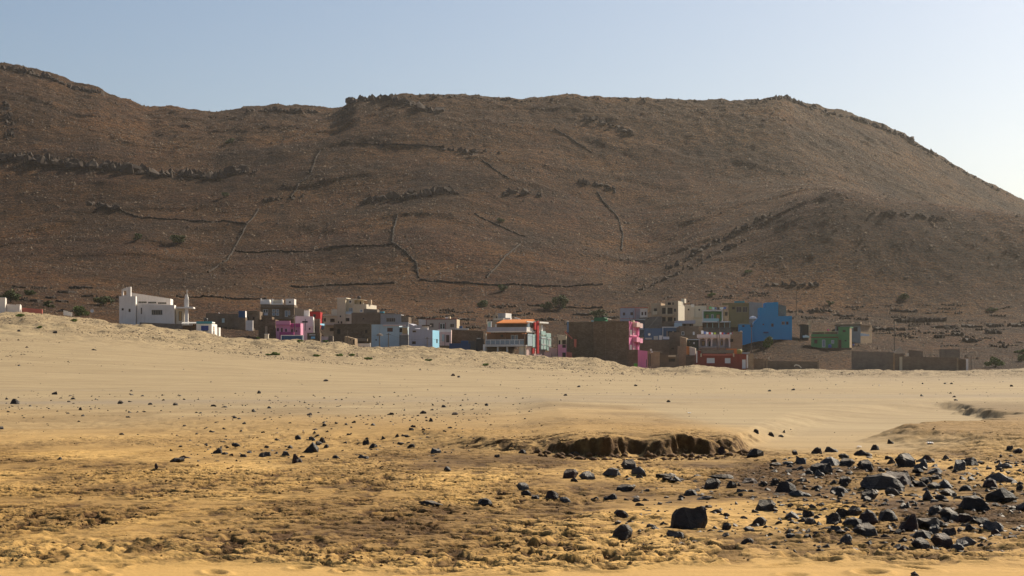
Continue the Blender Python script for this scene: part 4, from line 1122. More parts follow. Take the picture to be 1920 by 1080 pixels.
class House:
    def __init__(s, name, label, cat, x, yb, D, yaw=0.0, group=None):
        p = pix(x, yb, D)
        s.o = p; s.ph = math.radians(yaw)
        s.c, s.s = math.cos(s.ph), math.sin(s.ph)
        s.root = empty(name, p, -s.ph)
        tag(s.root, label, cat, group, "thing")
        s.D = D
    def u(s, px, w=0.0):            # distance along the facade, at depth w behind the front plane
        t = (px - 960) / F
        X0, Y0 = s.o.x + w * s.s, s.o.y + w * s.c
        return (t * Y0 - X0) / (s.c + t * s.s)
    def w(s, px, u):                # distance back along the right-hand side
        t = (px - 960) / F
        X0, Y0 = s.o.x + u * s.c, s.o.y - u * s.s
        return (t * Y0 - X0) / (s.s - t * s.c)
    def v(s, py, u, w=0.0):
        Y = s.o.y - u * s.s + w * s.c
        return CZ + (YH - py) / F * Y - s.o.z
    def mesh(s, name, V, Fc, mats, parent=None, midx=None):
        return link_mesh(name, V, Fc, mats, parent or s.root, False, midx)
    def bx(s, name, u0, u1, w0, w1, v0, v1, mat, parent=None, v1r=None):
        if v1r is None: v1r = v1
        V = [(u0, w0, v0), (u1, w0, v0), (u1, w1, v0), (u0, w1, v0), (u0, w0, v1), (u1, w0, v1r), (u1, w1, v1r), (u0, w1, v1)]
        Fc = [(0, 1, 5, 4), (1, 2, 6, 5), (2, 3, 7, 6), (3, 0, 4, 7), (4, 5, 6, 7), (3, 2, 1, 0)]
        return s.mesh(name, V, Fc, mat, parent)
    def box(s, name, x0, x1, yt, yb, w0, w1, mat, parent=None, ytr=None):
        """box given by photo columns / rows of its front and depths behind the facade"""
        a, b = s.u(x0, w0), s.u(x1, w0)
        return s.bx(name, a, b, w0, w1, s.v(yb, (a + b) / 2, w0), s.v(yt, a if ytr is not None else (a + b) / 2, w0), mat, parent, None if ytr is None else s.v(ytr, b, w0))
    KINDS = {'g': (GLASS, WFRAME), 'd': (DARK, DWOOD), 'b': (DWOOD, CONC), 'r': (REDWOOD, DWOOD), 'w': (BGLASS, WFRAME), 'W': (WFRAME, WFRAME), 'l': (LWOOD, DWOOD), 'B': (BWIN, BWIN), 'c': (GLASS, CONC), 'R': (BRED, REDWOOD), 's': (PALEB, AQUA)}
    def _opening(s, quad, kind, axis, off, name="window", mull=0):
        """quad (a0,a1,v0,v1) on the front ('f', a = u) or side ('s', a = w) plane; recessed pane + frame"""
        a0, a1, v0, v1 = quad
        pm, fm = s.KINDS[kind]
        rec = 0.14
        def P(a, v, d): return (a, off + d, v) if axis == 'f' else (off - d, a, v)
        def bar(V, Fc, A0, A1, B0, B1, d0, d1):
            n = len(V)
            V += [P(A0, B0, d0), P(A1, B0, d0), P(A1, B1, d0), P(A0, B1, d0), P(A0, B0, d1), P(A1, B0, d1), P(A1, B1, d1), P(A0, B1, d1)]
            Fc += [tuple(n + k for k in f) for f in ((0, 1, 2, 3), (4, 7, 6, 5), (0, 4, 5, 1), (1, 5, 6, 2), (2, 6, 7, 3), (3, 7, 4, 0))]
        V = []; Fc = []; e = min(0.09, 0.16 * (a1 - a0), 0.16 * (v1 - v0))
        bar(V, Fc, a0, a0 + e, v0, v1, 0.03, rec + .03); bar(V, Fc, a1 - e, a1, v0, v1, 0.03, rec + .03)
        bar(V, Fc, a0 + e, a1 - e, v1 - e, v1, 0.03, rec + .03); bar(V, Fc, a0 + e, a1 - e, v0, v0 + e, 0.03, rec + .03)
        for k in range(mull):
            q = a0 + (a1 - a0) * (k + 1) / (mull + 1); bar(V, Fc, q - e * .5, q + e * .5, v0 + e, v1 - e, 0.05, rec + .02)
        fr = s.mesh(name, V, Fc, fm)
        V = []; Fc = []
        bar(V, Fc, a0 + e * .5, a1 - e * .5, v0 + e * .5, v1 - e * .5, rec, rec + 0.05)
        s.mesh("pane" if name == "window" else "leaf", V, Fc, pm, fr)
    def wall(s, x0, x1, yt, yb, mat, w=0.0, dep=None, sx=None, op=(), sop=(), smat=None, ytr=None, name="wall", down=1.6, label=None):
        """a block of the house: front with real openings, right side with openings, closed box"""
        u0, u1 = s.u(x0, w), s.u(x1, w)
        um = (u0 + u1) / 2
        v1 = s.v(yt, u0 if ytr is not None else um, w); v1r = v1 if ytr is None else s.v(ytr, u1, w)
        v0 = s.v(yb, um, w) - down
        if sx is not None: d = max(0.15, s.w(sx, u1) - w)
        else: d = dep if dep is not None else 7.0
        V = []; Fc = []; mi = []
        def quad(a, b, c, e, m=0):
            n = len(V); V.extend([a, b, c, e]); Fc.append((n, n + 1, n + 2, n + 3)); mi.append(m)
        vt = min(v1, v1r)
        def panel(holes, lo, hi, bot, top, P, m):
            A = sorted(set([lo, hi] + [h[0] for h in holes] + [h[1] for h in holes])); B = sorted(set([bot, top] + [h[2] for h in holes] + [h[3] for h in holes]))
            for i in range(len(A) - 1):
                for j in range(len(B) - 1):
                    ca, cb = (A[i] + A[i + 1]) / 2, (B[j] + B[j + 1]) / 2
                    if any(h[0] < ca < h[1] and h[2] < cb < h[3] for h in holes): continue
                    quad(P(A[i], B[j], 0), P(A[i + 1], B[j], 0), P(A[i + 1], B[j + 1], 0), P(A[i], B[j + 1], 0), m)
            for h in holes:
                r = 0.24
                quad(P(h[0], h[2], 0), P(h[1], h[2], 0), P(h[1], h[2], r), P(h[0], h[2], r), m); quad(P(h[0], h[3], r), P(h[1], h[3], r), P(h[1], h[3], 0), P(h[0], h[3], 0), m)
                quad(P(h[0], h[2], r), P(h[0], h[3], r), P(h[0], h[3], 0), P(h[0], h[2], 0), m); quad(P(h[1], h[2], 0), P(h[1], h[3], 0), P(h[1], h[3], r), P(h[1], h[2], r), m)
        def clampq(a0, a1, b0, b1, lo, hi, bot, top):
            return (max(a0, lo + .04), min(a1, hi - .04), max(b0, bot + .04), min(b1, top - .04))
        fh = []; sh = []
        for q in op:
            a, b = s.u(q[0], w), s.u(q[1], w); m_ = (a + b) / 2
            fh.append((clampq(a, b, s.v(q[3], m_, w), s.v(q[2], m_, w), u0, u1, v0, vt), q))
        for q in sop:
            a, b = s.w(q[0], u1) , s.w(q[1], u1); m_ = (a + b) / 2
            sh.append((clampq(a, b, s.v(q[3], u1, m_), s.v(q[2], u1, m_), w, w + d, v0, vt), q))
        fh = [h for h in fh if h[0][1] > h[0][0] + .05 and h[0][3] > h[0][2] + .05]; sh = [h for h in sh if h[0][1] > h[0][0] + .05 and h[0][3] > h[0][2] + .05]
        panel([h[0] for h in fh], u0, u1, v0, vt, lambda a, b, r: (a, w + r, b), 0)
        panel([h[0] for h in sh], w, w + d, v0, min(vt, v1r), lambda a, b, r: (u1 - r, a, b), 1)
        if v1r != v1:
            quad((u0, w, vt), (u1, w, vt), (u1, w, v1r), (u0, w, v1), 0)
            if v1r > vt: quad((u1, w, vt), (u1, w + d, vt), (u1, w + d, v1r), (u1, w, v1r), 1)
        quad((u0, w + d, v0), (u0, w, v0), (u0, w, v1), (u0, w + d, v1)); quad((u1, w + d, v0), (u0, w + d, v0), (u0, w + d, v1), (u1, w + d, v1r))
        quad((u0, w, v1), (u1, w, v1r), (u1, w + d, v1r), (u0, w + d, v1))
        o = s.mesh(name, V, Fc, [mat, smat or mat], None, mi)
        if label: o["label"] = label
        for h, q in fh:
            k = q[4] if len(q) > 4 else 'd'; ml = q[5] if len(q) > 5 else 0
            if k == 'o':
                s.bx("shade_panel", h[0] , h[1], w + .24, w + .30, h[2], h[3], DARK)  # dark panel standing in for the shade inside the open hole
            else: s._opening(h, k, 'f', w, "door" if ml == 'door' else "window", 0 if ml == 'door' else ml)
        for h, q in sh:
            k = q[4] if len(q) > 4 else 'd'; ml = q[5] if len(q) > 5 else 0
            if k == 'o':
                s.bx("shade_panel", u1 - .30, u1 - .24, h[0], h[1], h[2], h[3], DARK)
            else: s._opening(h, k, 's', u1, "door" if ml == 'door' else "window", 0 if ml == 'door' else ml)
        return u0, u1, v0, v1, d
    def tubep(s, name, pts, r, mat, n=6, parent=None):
        V = []; Fc = []
        for p, q in zip(pts[:-1], pts[1:]): tube(V, Fc, p, q, r, r, n)
        return s.mesh(name, V, Fc, mat, parent)

# --- far left
h = House("plaster_hut", "small white plastered hut cut by the left edge of the picture", "hut", -24, 584, 372)
h.wall(-24, 9.5, 559, 582, WHITE, sx=12.5, op=[(-12, -4, 566, 574, 'd')]); h.box("parapet", -25, 10, 557.8, 559.3, -.1, .3, WHITE2)
h = House("plaster_wall", "low white wall stepping down beside the hut at the left edge", "wall", 12, 584, 373)
h.wall(12.8, 37, 570, 581, WHITE, sx=40.5, ytr=572); h.box("coping", 30, 38, 570.6, 572, -.08, .4, WHITE2)
h = House("brick_kerb", "low terracotta wall running right from the white hut", "wall", 42, 584, 374)
h.wall(42, 79, 577, 584, BRICKR, dep=0.4, ytr=580)
h = House("sign_board", "tilted blank white board standing on the dune crest", "board", 119, 594, 352, 8)
V = [(h.u(118.8), 0, h.v(582, 0)), (h.u(134.8), 0, h.v(586, 2)), (h.u(134.8), 0, h.v(593, 2)), (h.u(118.8), 0, h.v(590.6, 0))]
V += [(a, .08, c) for a, b, c in V]
h.mesh("panel", V, [(0, 3, 2, 1), (4, 5, 6, 7), (0, 1, 5, 4), (1, 2, 6, 5), (2, 3, 7, 6), (3, 0, 4, 7)], WHITE2)
for x in (121, 133): h.box("leg", x - .35, x + .35, 588, 600, .09, .18, METAL)

# --- church
h = House("church", "white church with sloping roof, bell wall and slender cross spire", "church", 223, 606, 392, -4)
h.wall(223.5, 254.5, 555.5, 604, WHITE, dep=9, op=[(228, 232, 578, 582, 'd'), (241, 244.8, 579, 585, 'd')], smat=WHITE2, sx=256.5)  # church sides in brighter white than the fronts, sunlight painted in
bw = h.box("bell_wall", 228, 231, 543, 556, .25, 1.15, WHITE, ytr=542)
h.box("bell_wall", 237, 243.2, 538.6, 556, .25, 1.15, WHITE, ytr=538); h.box("bell_wall", 231, 237, 541.4, 545, .25, 1.15, WHITE, ytr=539.6); h.box("bell_wall", 231, 237, 554, 556.2, .3, 1.1, WHITE)
h.box("bell_wall", 243.4, 245.2, 537.6, 556, .2, 1.2, WHITE2)  # brighter strip paints the sunlit end of the bell wall
h.wall(244, 319.5, 548.5, 604, WHITE, w=5.5, sx=324.5, ytr=560, op=[(259, 275, 565.2, 568.4, 'c', 4), (277.5, 293, 565.8, 569, 'c', 4), (296, 312, 566.6, 570, 'c', 4)], smat=WHITE2)
h.wall(256.5, 327, 569.5, 604.5, WHITE, w=.6, sx=330, op=[(264, 266.2, 577, 589, 'd'), (284.3, 304.5, 581, 590.6, 'c', 5)], smat=WHITE2, ytr=572)
h.wall(330.2, 346, 576, 604, CREAM2, w=1.6, dep=4, op=[(335, 341, 584, 601.5, 'l', 'door')])
h.box("canopy", 329, 362.5, 575.4, 578.2, -.3, 3.2, WHITE2)
h.wall(346.5, 352.5, 556, 604, WHITE2, w=.2, dep=.9)
h.box("pinnacle", 347.4, 351.8, 552.4, 556, .35, 1.0, WHITE2)
for x, yy in ((345.6, 561), (353.4, 561)): h.box("finial", x - .5, x + .5, yy, 575.2, .3, .5, WHITE2)
h.box("crossbeam", 345, 354, 566, 567.3, .25, .6, WHITE2)
cr = h.box("cross", 350.2, 351.0, 543, 552.4, .6, .7, WHITE2); h.box("arm", 348.7, 352.5, 545.3, 546.1, .58, .72, WHITE2, cr)
h = House("retaining_wall", "low stone kerb in front of the church", "wall", 262, 610, 384)
h.wall(262, 345, 604.5, 610, BLOCKG, dep=.4, ytr=608)
bush("bush", "dark dry bush at the foot of the church front", 256, 605, 20, 6, 801, M_LEAF, "bush", None, 383, .1, .5)

# --- kiosk
h = House("kiosk", "white beach kiosk with bright blue shutters and teal roof edge", "kiosk", 368, 628, 357, 2)
h.wall(368.3, 397, 607.2, 625, WHITE2, sx=407, op=[(376.8, 391, 610.6, 619.2, 'B', 1)], sop=[(400, 402, 612, 620, 'l')])
h.box("fascia", 368, 397.4, 602.6, 607, -.12, .3, TEAL); h.bx("roof", h.u(368), h.u(397.3), .3, 3.2, h.v(606, 0), h.v(603.4, 0), WHITE2)
h.box("counter", 379.5, 389.5, 619.4, 621, -.25, -.02, DGREY)
h.wall(407.2, 410.8, 614, 625, WHITE2, w=2.2, dep=1.5)
h = House("shade_shelter", "pale sheet-roofed shade shelter leaning on the kiosk", "shelter", 340, 622, 359)
V = [(h.u(340), 0, h.v(606.5, 0)), (h.u(368, 0), 0, h.v(606, 3)), (h.u(368.5, 2.2), 2.2, h.v(603.8, 3, 2.2)), (h.u(342, 2.2), 2.2, h.v(603.8, 0, 2.2))]
V += [(a, b, c - .06) for a, b, c in V]
BOXF = [(0, 3, 2, 1), (4, 5, 6, 7), (0, 1, 5, 4), (1, 2, 6, 5), (2, 3, 7, 6), (3, 0, 4, 7)]
h.mesh("roof_sheet", V, [(0, 1, 2, 3), (7, 6, 5, 4), (0, 4, 5, 1), (1, 5, 6, 2), (2, 6, 7, 3), (3, 7, 4, 0)], SHEET)
h.box("lower_sheet", 341, 360.5, 608, 610, -.25, .4, SHEET)
for x in (341.5, 359, 367): h.box("post", x - .45, x + .45, 606.6, 624, .12, .22, DWOOD)
h.box("back_panel", 343, 367, 609, 624, 2.0, 2.1, BLOCKD)
def cyl_tank(name, label, px, py, wpx, hpx, D, mat, lidmat=None):
    p = pix(px, py, D); s = D / F; r = wpx * s / 2; Hh = hpx * s
    root = empty(name, p)
    V = []; Fc = []; n = 14
    pr = [(0, r * .96), (.08, r), (.34, r * .97), (.38, r), (.66, r), (.70, r * .97), (.85, r), (.97, r * .6), (1, r * .28)]
    for zf, rad in pr:
        for k in range(n): V.append((rad * math.cos(6.2832 * k / n), rad * math.sin(6.2832 * k / n), zf * Hh))
    for i in range(len(pr) - 1):
        for k in range(n): Fc.append((i * n + k, i * n + (k + 1) % n, (i + 1) * n + (k + 1) % n, (i + 1) * n + k))
    Fc.append(tuple(range(n - 1, -1, -1))); 
    link_mesh("body", V, Fc, mat, root, True)
    V = []; Fc = []; tube(V, Fc, (0, 0, Hh * .98), (0, 0, Hh * 1.06), r * .32, r * .30, 10)
    link_mesh("lid", V, Fc, lidmat or mat, root)
    return tag(root, label, "water tank", "roof water tanks", "thing")
cyl_tank("water_tank", "black water tank behind the kiosk roof", 386, 604, 8, 7.5, 360.6, BLACKP)
# --- left centre
h = House("compound_wall", "long brown block wall with a pale blue door, behind the kiosk", "wall", 386, 608, 428)
h.wall(386, 446, 587, 607, BLOCK, dep=.5, op=[(416, 421, 597, 605, 's', 'door')], ytr=589); h.box("wall_post", 409.5, 411.5, 586, 589, .1, .4, WHITE)
h = House("roof_cabin", "small slate-blue box room standing on a brown block house", "hut", 447, 612, 426, -3)
h.wall(447.3, 460, 583, 594.6, DBLUE, sx=462.5, smat=WHITE2, down=.2, label="slate-blue painted box"); h.wall(440, 460.4, 594.8, 610, BLOCK, dep=5)  # white side stands for sunlight on the blue box
h.wall(460.6, 474, 600.8, 611, WHITE, w=-1.5, dep=1.2, label="whitewashed panel wall")
h = House("block_house", "low dark house with two square openings behind the whitewashed panel", "house", 461, 612, 432)
h.wall(461.5, 487, 584, 612, BLOCK, op=[(463.3, 467, 594, 599.5, 'd'), (473.3, 477.6, 594, 599.6, 'd')]); h.box("parapet", 461, 483, 583, 590, -.1, .2, BLOCKD)
h = House("block_house", "dark block house topped by three whitewashed roof rooms", "house", 488, 604, 440)
h.wall(488.6, 528.4, 570.5, 604, BLOCK, op=[(493.2, 502.6, 580, 586.4, 'g', 1), (493.4, 502.4, 587, 591.2, 'W'), (510.2, 516, 579.6, 585.2, 'w'), (517.4, 523, 579.6, 585.2, 'w'), (510.2, 516, 586.2, 591.6, 'w'), (517.4, 523, 586.2, 591.6, 'w')])
h.wall(529, 551.5, 571.5, 604, BLOCK, w=.5, op=[(534, 540, 582.4, 594, 'w', 'door'), (541, 544, 582.6, 591, 'w')])
h.wall(488.4, 505, 561.5, 570.3, WHITE2, w=.8, dep=3, down=0, label="whitewashed roof room"); h.box("pier", 488, 490.4, 559.6, 570.2, .4, .8, WHITE2)
h.box("pier", 503.6, 505.6, 563, 570.2, .4, .8, WHITE2)
h.wall(510, 529, 562, 570.3, CREAM2, w=1, dep=3, down=0, label="cream roof room"); h.box("pier", 509, 511.6, 560.4, 570.2, .4, .9, WHITE2); h.box("pier", 527.6, 530, 561, 570.2, .4, .9, WHITE2); h.box("kerb", 508.4, 530, 569, 571, -.1, .36, WHITE2)
h.wall(535.4, 551.6, 560.4, 571.3, WHITE, w=.8, dep=4, down=0, op=[(541.6, 545.2, 565, 568, 'd')], label="whitewashed square roof room"); h.box("slab", 488, 552, 577, 578.2, -.5, .1, BLOCKD); h.box("balcony", 511, 551, 594, 598, -1.2, -.02, BLOCKG)
h = House("stone_house", "dark unplastered stone house left of the pink house", "house", 484, 634, 400)
h.wall(484.5, 516.6, 599, 632, BLOCKD, dep=6, op=[(489, 492.6, 598.8, 602, 'd')]); h.wall(490, 510, 592, 599, BLOCKD, w=1, dep=4, ytr=594, down=.2)
h.box("rubble_step", 497, 501, 612, 630, -.6, -.02, TAN)
h = House("gate_pier", "stubby white pier standing alone on the dune crest", "pier", 496, 637, 366)
h.wall(496, 503, 627.6, 635, CREAM2, dep=.8, ytr=626.8); h.box("cap", 495.6, 503.4, 626, 627.2, -.1, .9, WHITE)
h = House("pink_house", "pink house with arched windows and magenta side wing", "house", 517, 630, 396)
h.wall(517.6, 544, 609.4, 624, PINK, op=[(519.2, 522.8, 615, 621, 'd'), (526.8, 530, 615, 622.6, 'r', 'door'), (534.6, 538, 616.4, 622, 'd')], dep=6)
h.box("parapet", 517, 544, 601.6, 609, -.25, .2, PINK); h.box("moulding", 516.8, 544.2, 608.7, 609.7, -.4, -.24, PINKD)
h.wall(544.3, 563.6, 606, 624, PINK, w=.6, dep=5, op=[(546, 549, 617, 624, 'd', 'door'), (554.4, 558.6, 619, 622, 'd')]); h.box("balustrade", 544.6, 563.4, 607, 613, .3, .58, PINKD)
for a in (550, 557): h.box("pilaster", a, a + 1.2, 606, 622, .35, .58, PINK)
h.wall(524, 551, 622.6, 632, PINKD, w=-3.0, dep=2.5, down=1)
h = House("painted_wall", "low deep-blue wall framed in white on the dune crest", "wall", 527, 640, 372)
h.wall(527, 566, 629.4, 638, DBLUE, dep=.35); h.box("frame", 526.6, 568.4, 628.2, 629.6, -.06, .4, WHITE2); h.box("frame", 526.4, 528, 629.7, 638, -.06, .4, WHITE2); h.box("frame", 566.2, 568.4, 629.7, 638, -.06, .4, PALEB)
h = House("village_house", "white two-storey house with a black sign bar between the pink and red houses", "house", 553, 628, 406, -5)
h.wall(553.6, 587.2, 592.4, 626, WHITE, sx=589.6, smat=WHITE2, op=[(579, 582, 615, 618.4, 'd')], ytr=593.4); h.box("sign_bar", 566.6, 576.8, 602, 604.8, -.08, -.01, BLACKP); h.box("sign_pole", 572, 572.8, 598, 620, -.2, -.1, DGREY)  # right side in brighter white, its sunlight put into the colour
h.wall(590, 599.6, 597.6, 626, BLOCK, w=1.2, dep=5); h.box("ledge", 578.6, 587, 611, 612.2, -.4, -.02, WHITE)
h.wall(569.8, 579.6, 582, 592.2, WHITE, w=2, dep=3, down=.1, label="pale roof room")
h = House("cream_house", "small bare cream wall house behind the white sign-bar house", "house", 552, 606, 424)
h.wall(552.3, 571, 576, 606, TAN, ytr=580); h.wall(571.3, 579, 579, 606, TAN, w=.5)
h = House("red_house", "bright red upper room above the white sign-bar house", "house", 580, 604, 416)
h.wall(580, 600.6, 585, 604, BRED, op=[(587, 592, 589, 595.6, 'd')], dep=5); h.box("cornice", 579.6, 601, 583.6, 585.2, -.1, .4, RED)
# --- cream tower house
h = House("cream_tower_house", "tall cream house with stepped terraces and a stair tower", "house", 605, 632, 426, 10)
h.wall(607, 632, 592, 630, CREAM, w=1.2, op=[(602.5, 611, 596.5, 603, 'd'), (619, 627.5, 597.5, 604, 'd'), (618, 626, 615, 621, 'd')], dep=6)
h.box("balcony_slab", 605, 634, 606, 609.6, -.4, 1.1, CREAM2); h.box("cornice", 606, 633, 590, 592.2, .6, 1.6, CREAM2); h.wall(621.5, 632, 580, 592, CREAM2, w=2.6, dep=3, down=0)
h.wall(632, 647.6, 559.5, 628, CREAM, dep=5, op=[(636.8, 639.6, 591.6, 594.8, 'd'), (633.4, 636, 602.4, 607, 'd'), (638.6, 641.8, 602.4, 607, 'd')]); h.box("tower_cap", 631.6, 649.4, 558.2, 560, -.15, 4, CREAM2)
h.wall(647.8, 664, 560.4, 590, CREAM, w=1.6, dep=5, op=[(654, 659, 562.6, 568.4, 'g'), (654, 661.4, 577, 587, 'w', 1)])
h.wall(664, 681, 562, 575, CREAM, w=3.0, dep=.6, smat=CREAM2, op=[(674.4, 677.4, 565, 571, 'd')], label="sunlit penthouse wall"); h.box("penthouse_roof", 663, 682, 560, 562.2, 1.4, 4.6, CREAM2, ytr=562.6)
h.box("balcony_rail", 645.4, 661, 584, 589, .3, .42, PALEB); h.box("balcony_floor", 645, 661.6, 588.6, 590.4, .2, 1.58, CREAM2)
h.wall(661.5, 687, 570.5, 590, CREAM, w=1.0, dep=7, sx=706, smat=CREAM2, op=[(674.6, 680, 580, 585.4, 'w')])  # right-hand sides in paler cream, sunlight put into the plaster colour
h.wall(648, 658.6, 590.6, 628, CREAM2, w=.4, dep=5, op=[(647.6, 655.2, 596.2, 602.6, 'd')])
h.box("chimney_block", 689, 695.6, 562, 571, 4, 5, TAN)
cyl_tank("water_tank", "black water tank on the cream tower house roof", 673, 561.2, 6.5, 6, 429, BLACKP)
h = House("block_house", "brown bare-block storey in front of the cream tower house", "house", 658, 632, 414, 4)
h.wall(659, 715, 586.4, 630, BLOCK, ytr=585.4, dep=7, op=[(679.6, 683, 596.4, 598.6, 'd')]); h.wall(682, 707, 578.8, 586, BLOCKG, w=2, dep=4, down=.2, ytr=580)
h = House("block_house", "dark roofless block shell left of the pale blue house", "house", 625, 650, 397, 3)
h.wall(625.4, 696.5, 608.4, 648, BLOCKD, dep=8, op=[(632, 638, 617, 626, 'o'), (684, 689, 618, 624, 'o')]); h.box("beam", 626, 694, 607.2, 608.8, -.1, .5, BLOCKD); h.box("timber", 665, 675, 624, 625.4, -.6, -.02, WOOD)
h.box("rubble_heap", 669, 689, 633.6, 640, -1.4, -.1, BLOCKT, ytr=635)
h = House("stone_hut", "small tan stone hut with slanted top on the dune crest", "hut", 645, 650, 372, 6)
h.wall(646, 665.4, 630, 649, BLOCKT, dep=3, ytr=635, op=[(656, 658, 635.4, 638.6, 'd'), (661.6, 664, 637, 645, 'd')])
h = House("plaster_wall", "low white wall with rounded end right of the tan stone hut", "wall", 667, 652, 376)
h.wall(667, 693, 644, 650, WHITE, dep=.4); h.box("end_post", 692.4, 694.6, 643, 650, -.08, .48, WHITE2)
h = House("ruined_hut", "pale salmon slab and broken walls below the cream tower house", "ruin", 600, 642, 386)
h.wall(602, 615, 630.5, 640, PALEPINK, dep=2, ytr=631.6); h.wall(616.4, 624, 628, 642, BLOCKG, w=.6, dep=2, ytr=630); h.wall(576, 600, 624, 640, BLOCKD, w=2, dep=3)
h.box("blue_door", 583, 590.6, 631, 635, 1.7, 1.96, SKYB); h.box("white_board", 580, 591, 627, 628.6, 1.6, 1.96, WHITE)
h = House("tarp_stall", "small bright blue tarpaulin shelter between red and cream houses", "shelter", 600, 622, 412)
V = [(h.u(600), 0, h.v(609, 0)), (h.u(608.6), 0, h.v(611, 1)), (h.u(607), 1.6, h.v(607, 1, 1.6)), (h.u(600, 1.6), 1.6, h.v(606.5, 0, 1.6))]; V += [(a, b, c - .05) for a, b, c in V]
h.mesh("tarp", V, [(0, 1, 2, 3), (7, 6, 5, 4), (0, 4, 5, 1), (1, 5, 6, 2), (2, 6, 7, 3), (3, 7, 4, 0)], SKYB); h.box("side_sheet", 601.6, 608, 611.4, 617, .1, .14, BLUE2)
for x in (600.5, 608): h.box("post", x - .3, x + .3, 609, 622, .2, .26, POLE)
h = House("grey_house", "grey plastered house with a barred wide window, above the pale blue one", "house", 713, 634, 412, 3)
h.wall(713.5, 752, 588.2, 632, GREY, dep=6, op=[(724, 741, 596, 603.6, 'b', 4)], ytr=589.4); h.wall(752.3, 766, 591, 632, BLOCK, w=.4, dep=6, ytr=594); h.box("coping", 711, 742, 587, 588.6, -.2, .5, BLOCKG)
h.wall(718, 766, 604, 612, GREY, w=-1.2, dep=1, down=.4); h.box("blue_tank", 712, 719.6, 583.6, 587, 1, 2, TEAL)
h = House("pale_blue_house", "pale blue two-storey house with wooden balcony screen", "house", 696, 652, 388, 2)
h.wall(696.6, 748.6, 608.4, 650, PALEB, dep=7, op=[(726, 736.4, 614.6, 622, 'r', 1), (703.8, 706.6, 636, 638.6, 'd')])
h.wall(748.8, 764.4, 612.6, 627, PALEB, w=.2, dep=6, op=[(748.9, 754, 615, 623, 'd')], down=.1); h.box("wood_screen", 754.4, 763.6, 614.4, 625.6, -.3, .14, LWOOD); h.box("balcony_floor", 752, 764.4, 626, 628, -.9, .3, PALEPINK)
h.wall(748.8, 765, 629, 650, GREY, w=.5, dep=5); h.box("roof_edge", 718, 760, 608.8, 611.2, -.25, -.02, PALEPINK); h.box("downpipe", 711.6, 712.2, 611.4, 625, -.1, -.02, METAL)
h = House("lilac_house", "lilac-grey house with notched parapet and a bright sky-blue side", "house", 766, 656, 385, 12)
h.wall(766.5, 811, 615, 654, LILAC, ytr=619, sx=823.6, smat=SKYB, op=[(773, 780.4, 617.6, 623.4, 'b'), (772.4, 779.6, 640, 645.4, 'd')], sop=[(818, 820.4, 635.6, 643.4, 'd')])
h.wall(766.8, 776.8, 606.6, 616, LILAC, w=.1, dep=5, down=.3, ytr=611); h.box("parapet", 776.8, 790, 609.6, 615.6, .05, .5, LILAC); h.box("roof_opening", 791.4, 802, 611.6, 618, .8, 1.4, WHITE); h.box("lintel", 789, 806, 609.4, 611.6, .3, 1.6, DWOOD)
h = House("beige_house", "beige house with red-brown trim behind the lilac house", "house", 799, 632, 424, 8)
h.wall(799.6, 855.6, 598.6, 630, BEIGE, sx=862, smat=CREAM, op=[(806, 813, 606, 614, 'b', 1), (824.4, 834.6, 606.6, 617, 'g', 1), (844, 851.4, 607, 614, 'b', 1)]); h.box("cornice", 799, 856.4, 597.4, 598.9, -.15, .5, RED)  # side in lighter cream than the beige front, painting the sun on it
h.box("corner_trim", 798.8, 799.6, 598.9, 618, -.1, .1, RED); h.box("corner_trim", 855.4, 856.2, 598.9, 618, -.1, .02, RED)
for a, b in ((823, 824.2), (834.8, 836)): h.box("window_surround", a, b, 605, 617.4, -.08, -.01, RED)
h.box("roof_box", 835, 840, 594.4, 597.6, 2, 3, WHITE); h.box("roof_box", 840.2, 844, 593.4, 597.6, 2, 3, CREAM)
h.wall(785, 799, 598, 606, WHITE, w=3, dep=4, down=4, ytr=600)
h = House("patched_house", "patched pale house with whitewashed lintel right of the sky-blue side", "house", 824, 656, 394)
h.wall(825, 845.8, 618.4, 654, PALEPINK, dep=5, op=[(828.4, 833, 627, 640, 's', 'door'), (836.6, 842.6, 628, 642, 'r', 2)]); h.box("lintel", 820.6, 846, 617.6, 622.6, -.1, .3, WHITE); h.box("step", 825, 845, 648, 654, -.8, -.02, BLOCKD)
h.box("pole", 833.6, 834.4, 627, 653, -.4, -.3, POLE)
h = House("block_wall", "dark block yard wall behind the deep-blue low wall", "wall", 846, 656, 400)
h.wall(846.4, 907, 617.6, 654, BLOCKD, dep=5, ytr=621); h.box("rubble", 853, 878, 615.4, 618.4, .5, 2.5, SHEET); h.box("blue_sheet", 861, 867, 611.4, 616.4, 1, 2.2, DBLUE)
h = House("painted_wall", "plain deep-blue low wall left of the orange-roofed house", "wall", 842, 658, 384)
h.wall(842.4, 882, 643.8, 655, DBLUE, dep=.4); h.wall(864, 878, 638.6, 644, DBLUE, w=3, dep=1, down=.4); h.wall(877, 892, 638.4, 648, BLOCKG, w=4, dep=1)
h = House("dark_shed", "black shed with a small pale cap left of the orange-roofed house", "shed", 892, 658, 386)
h.wall(892.6, 907.4, 635.4, 656, BLACKP, dep=3); h.box("roof_cap", 894, 901, 633.8, 635.2, .2, 1.4, WHITE); h.box("vent", 896.6, 899, 631, 633.7, .5, .9, BLACKP)
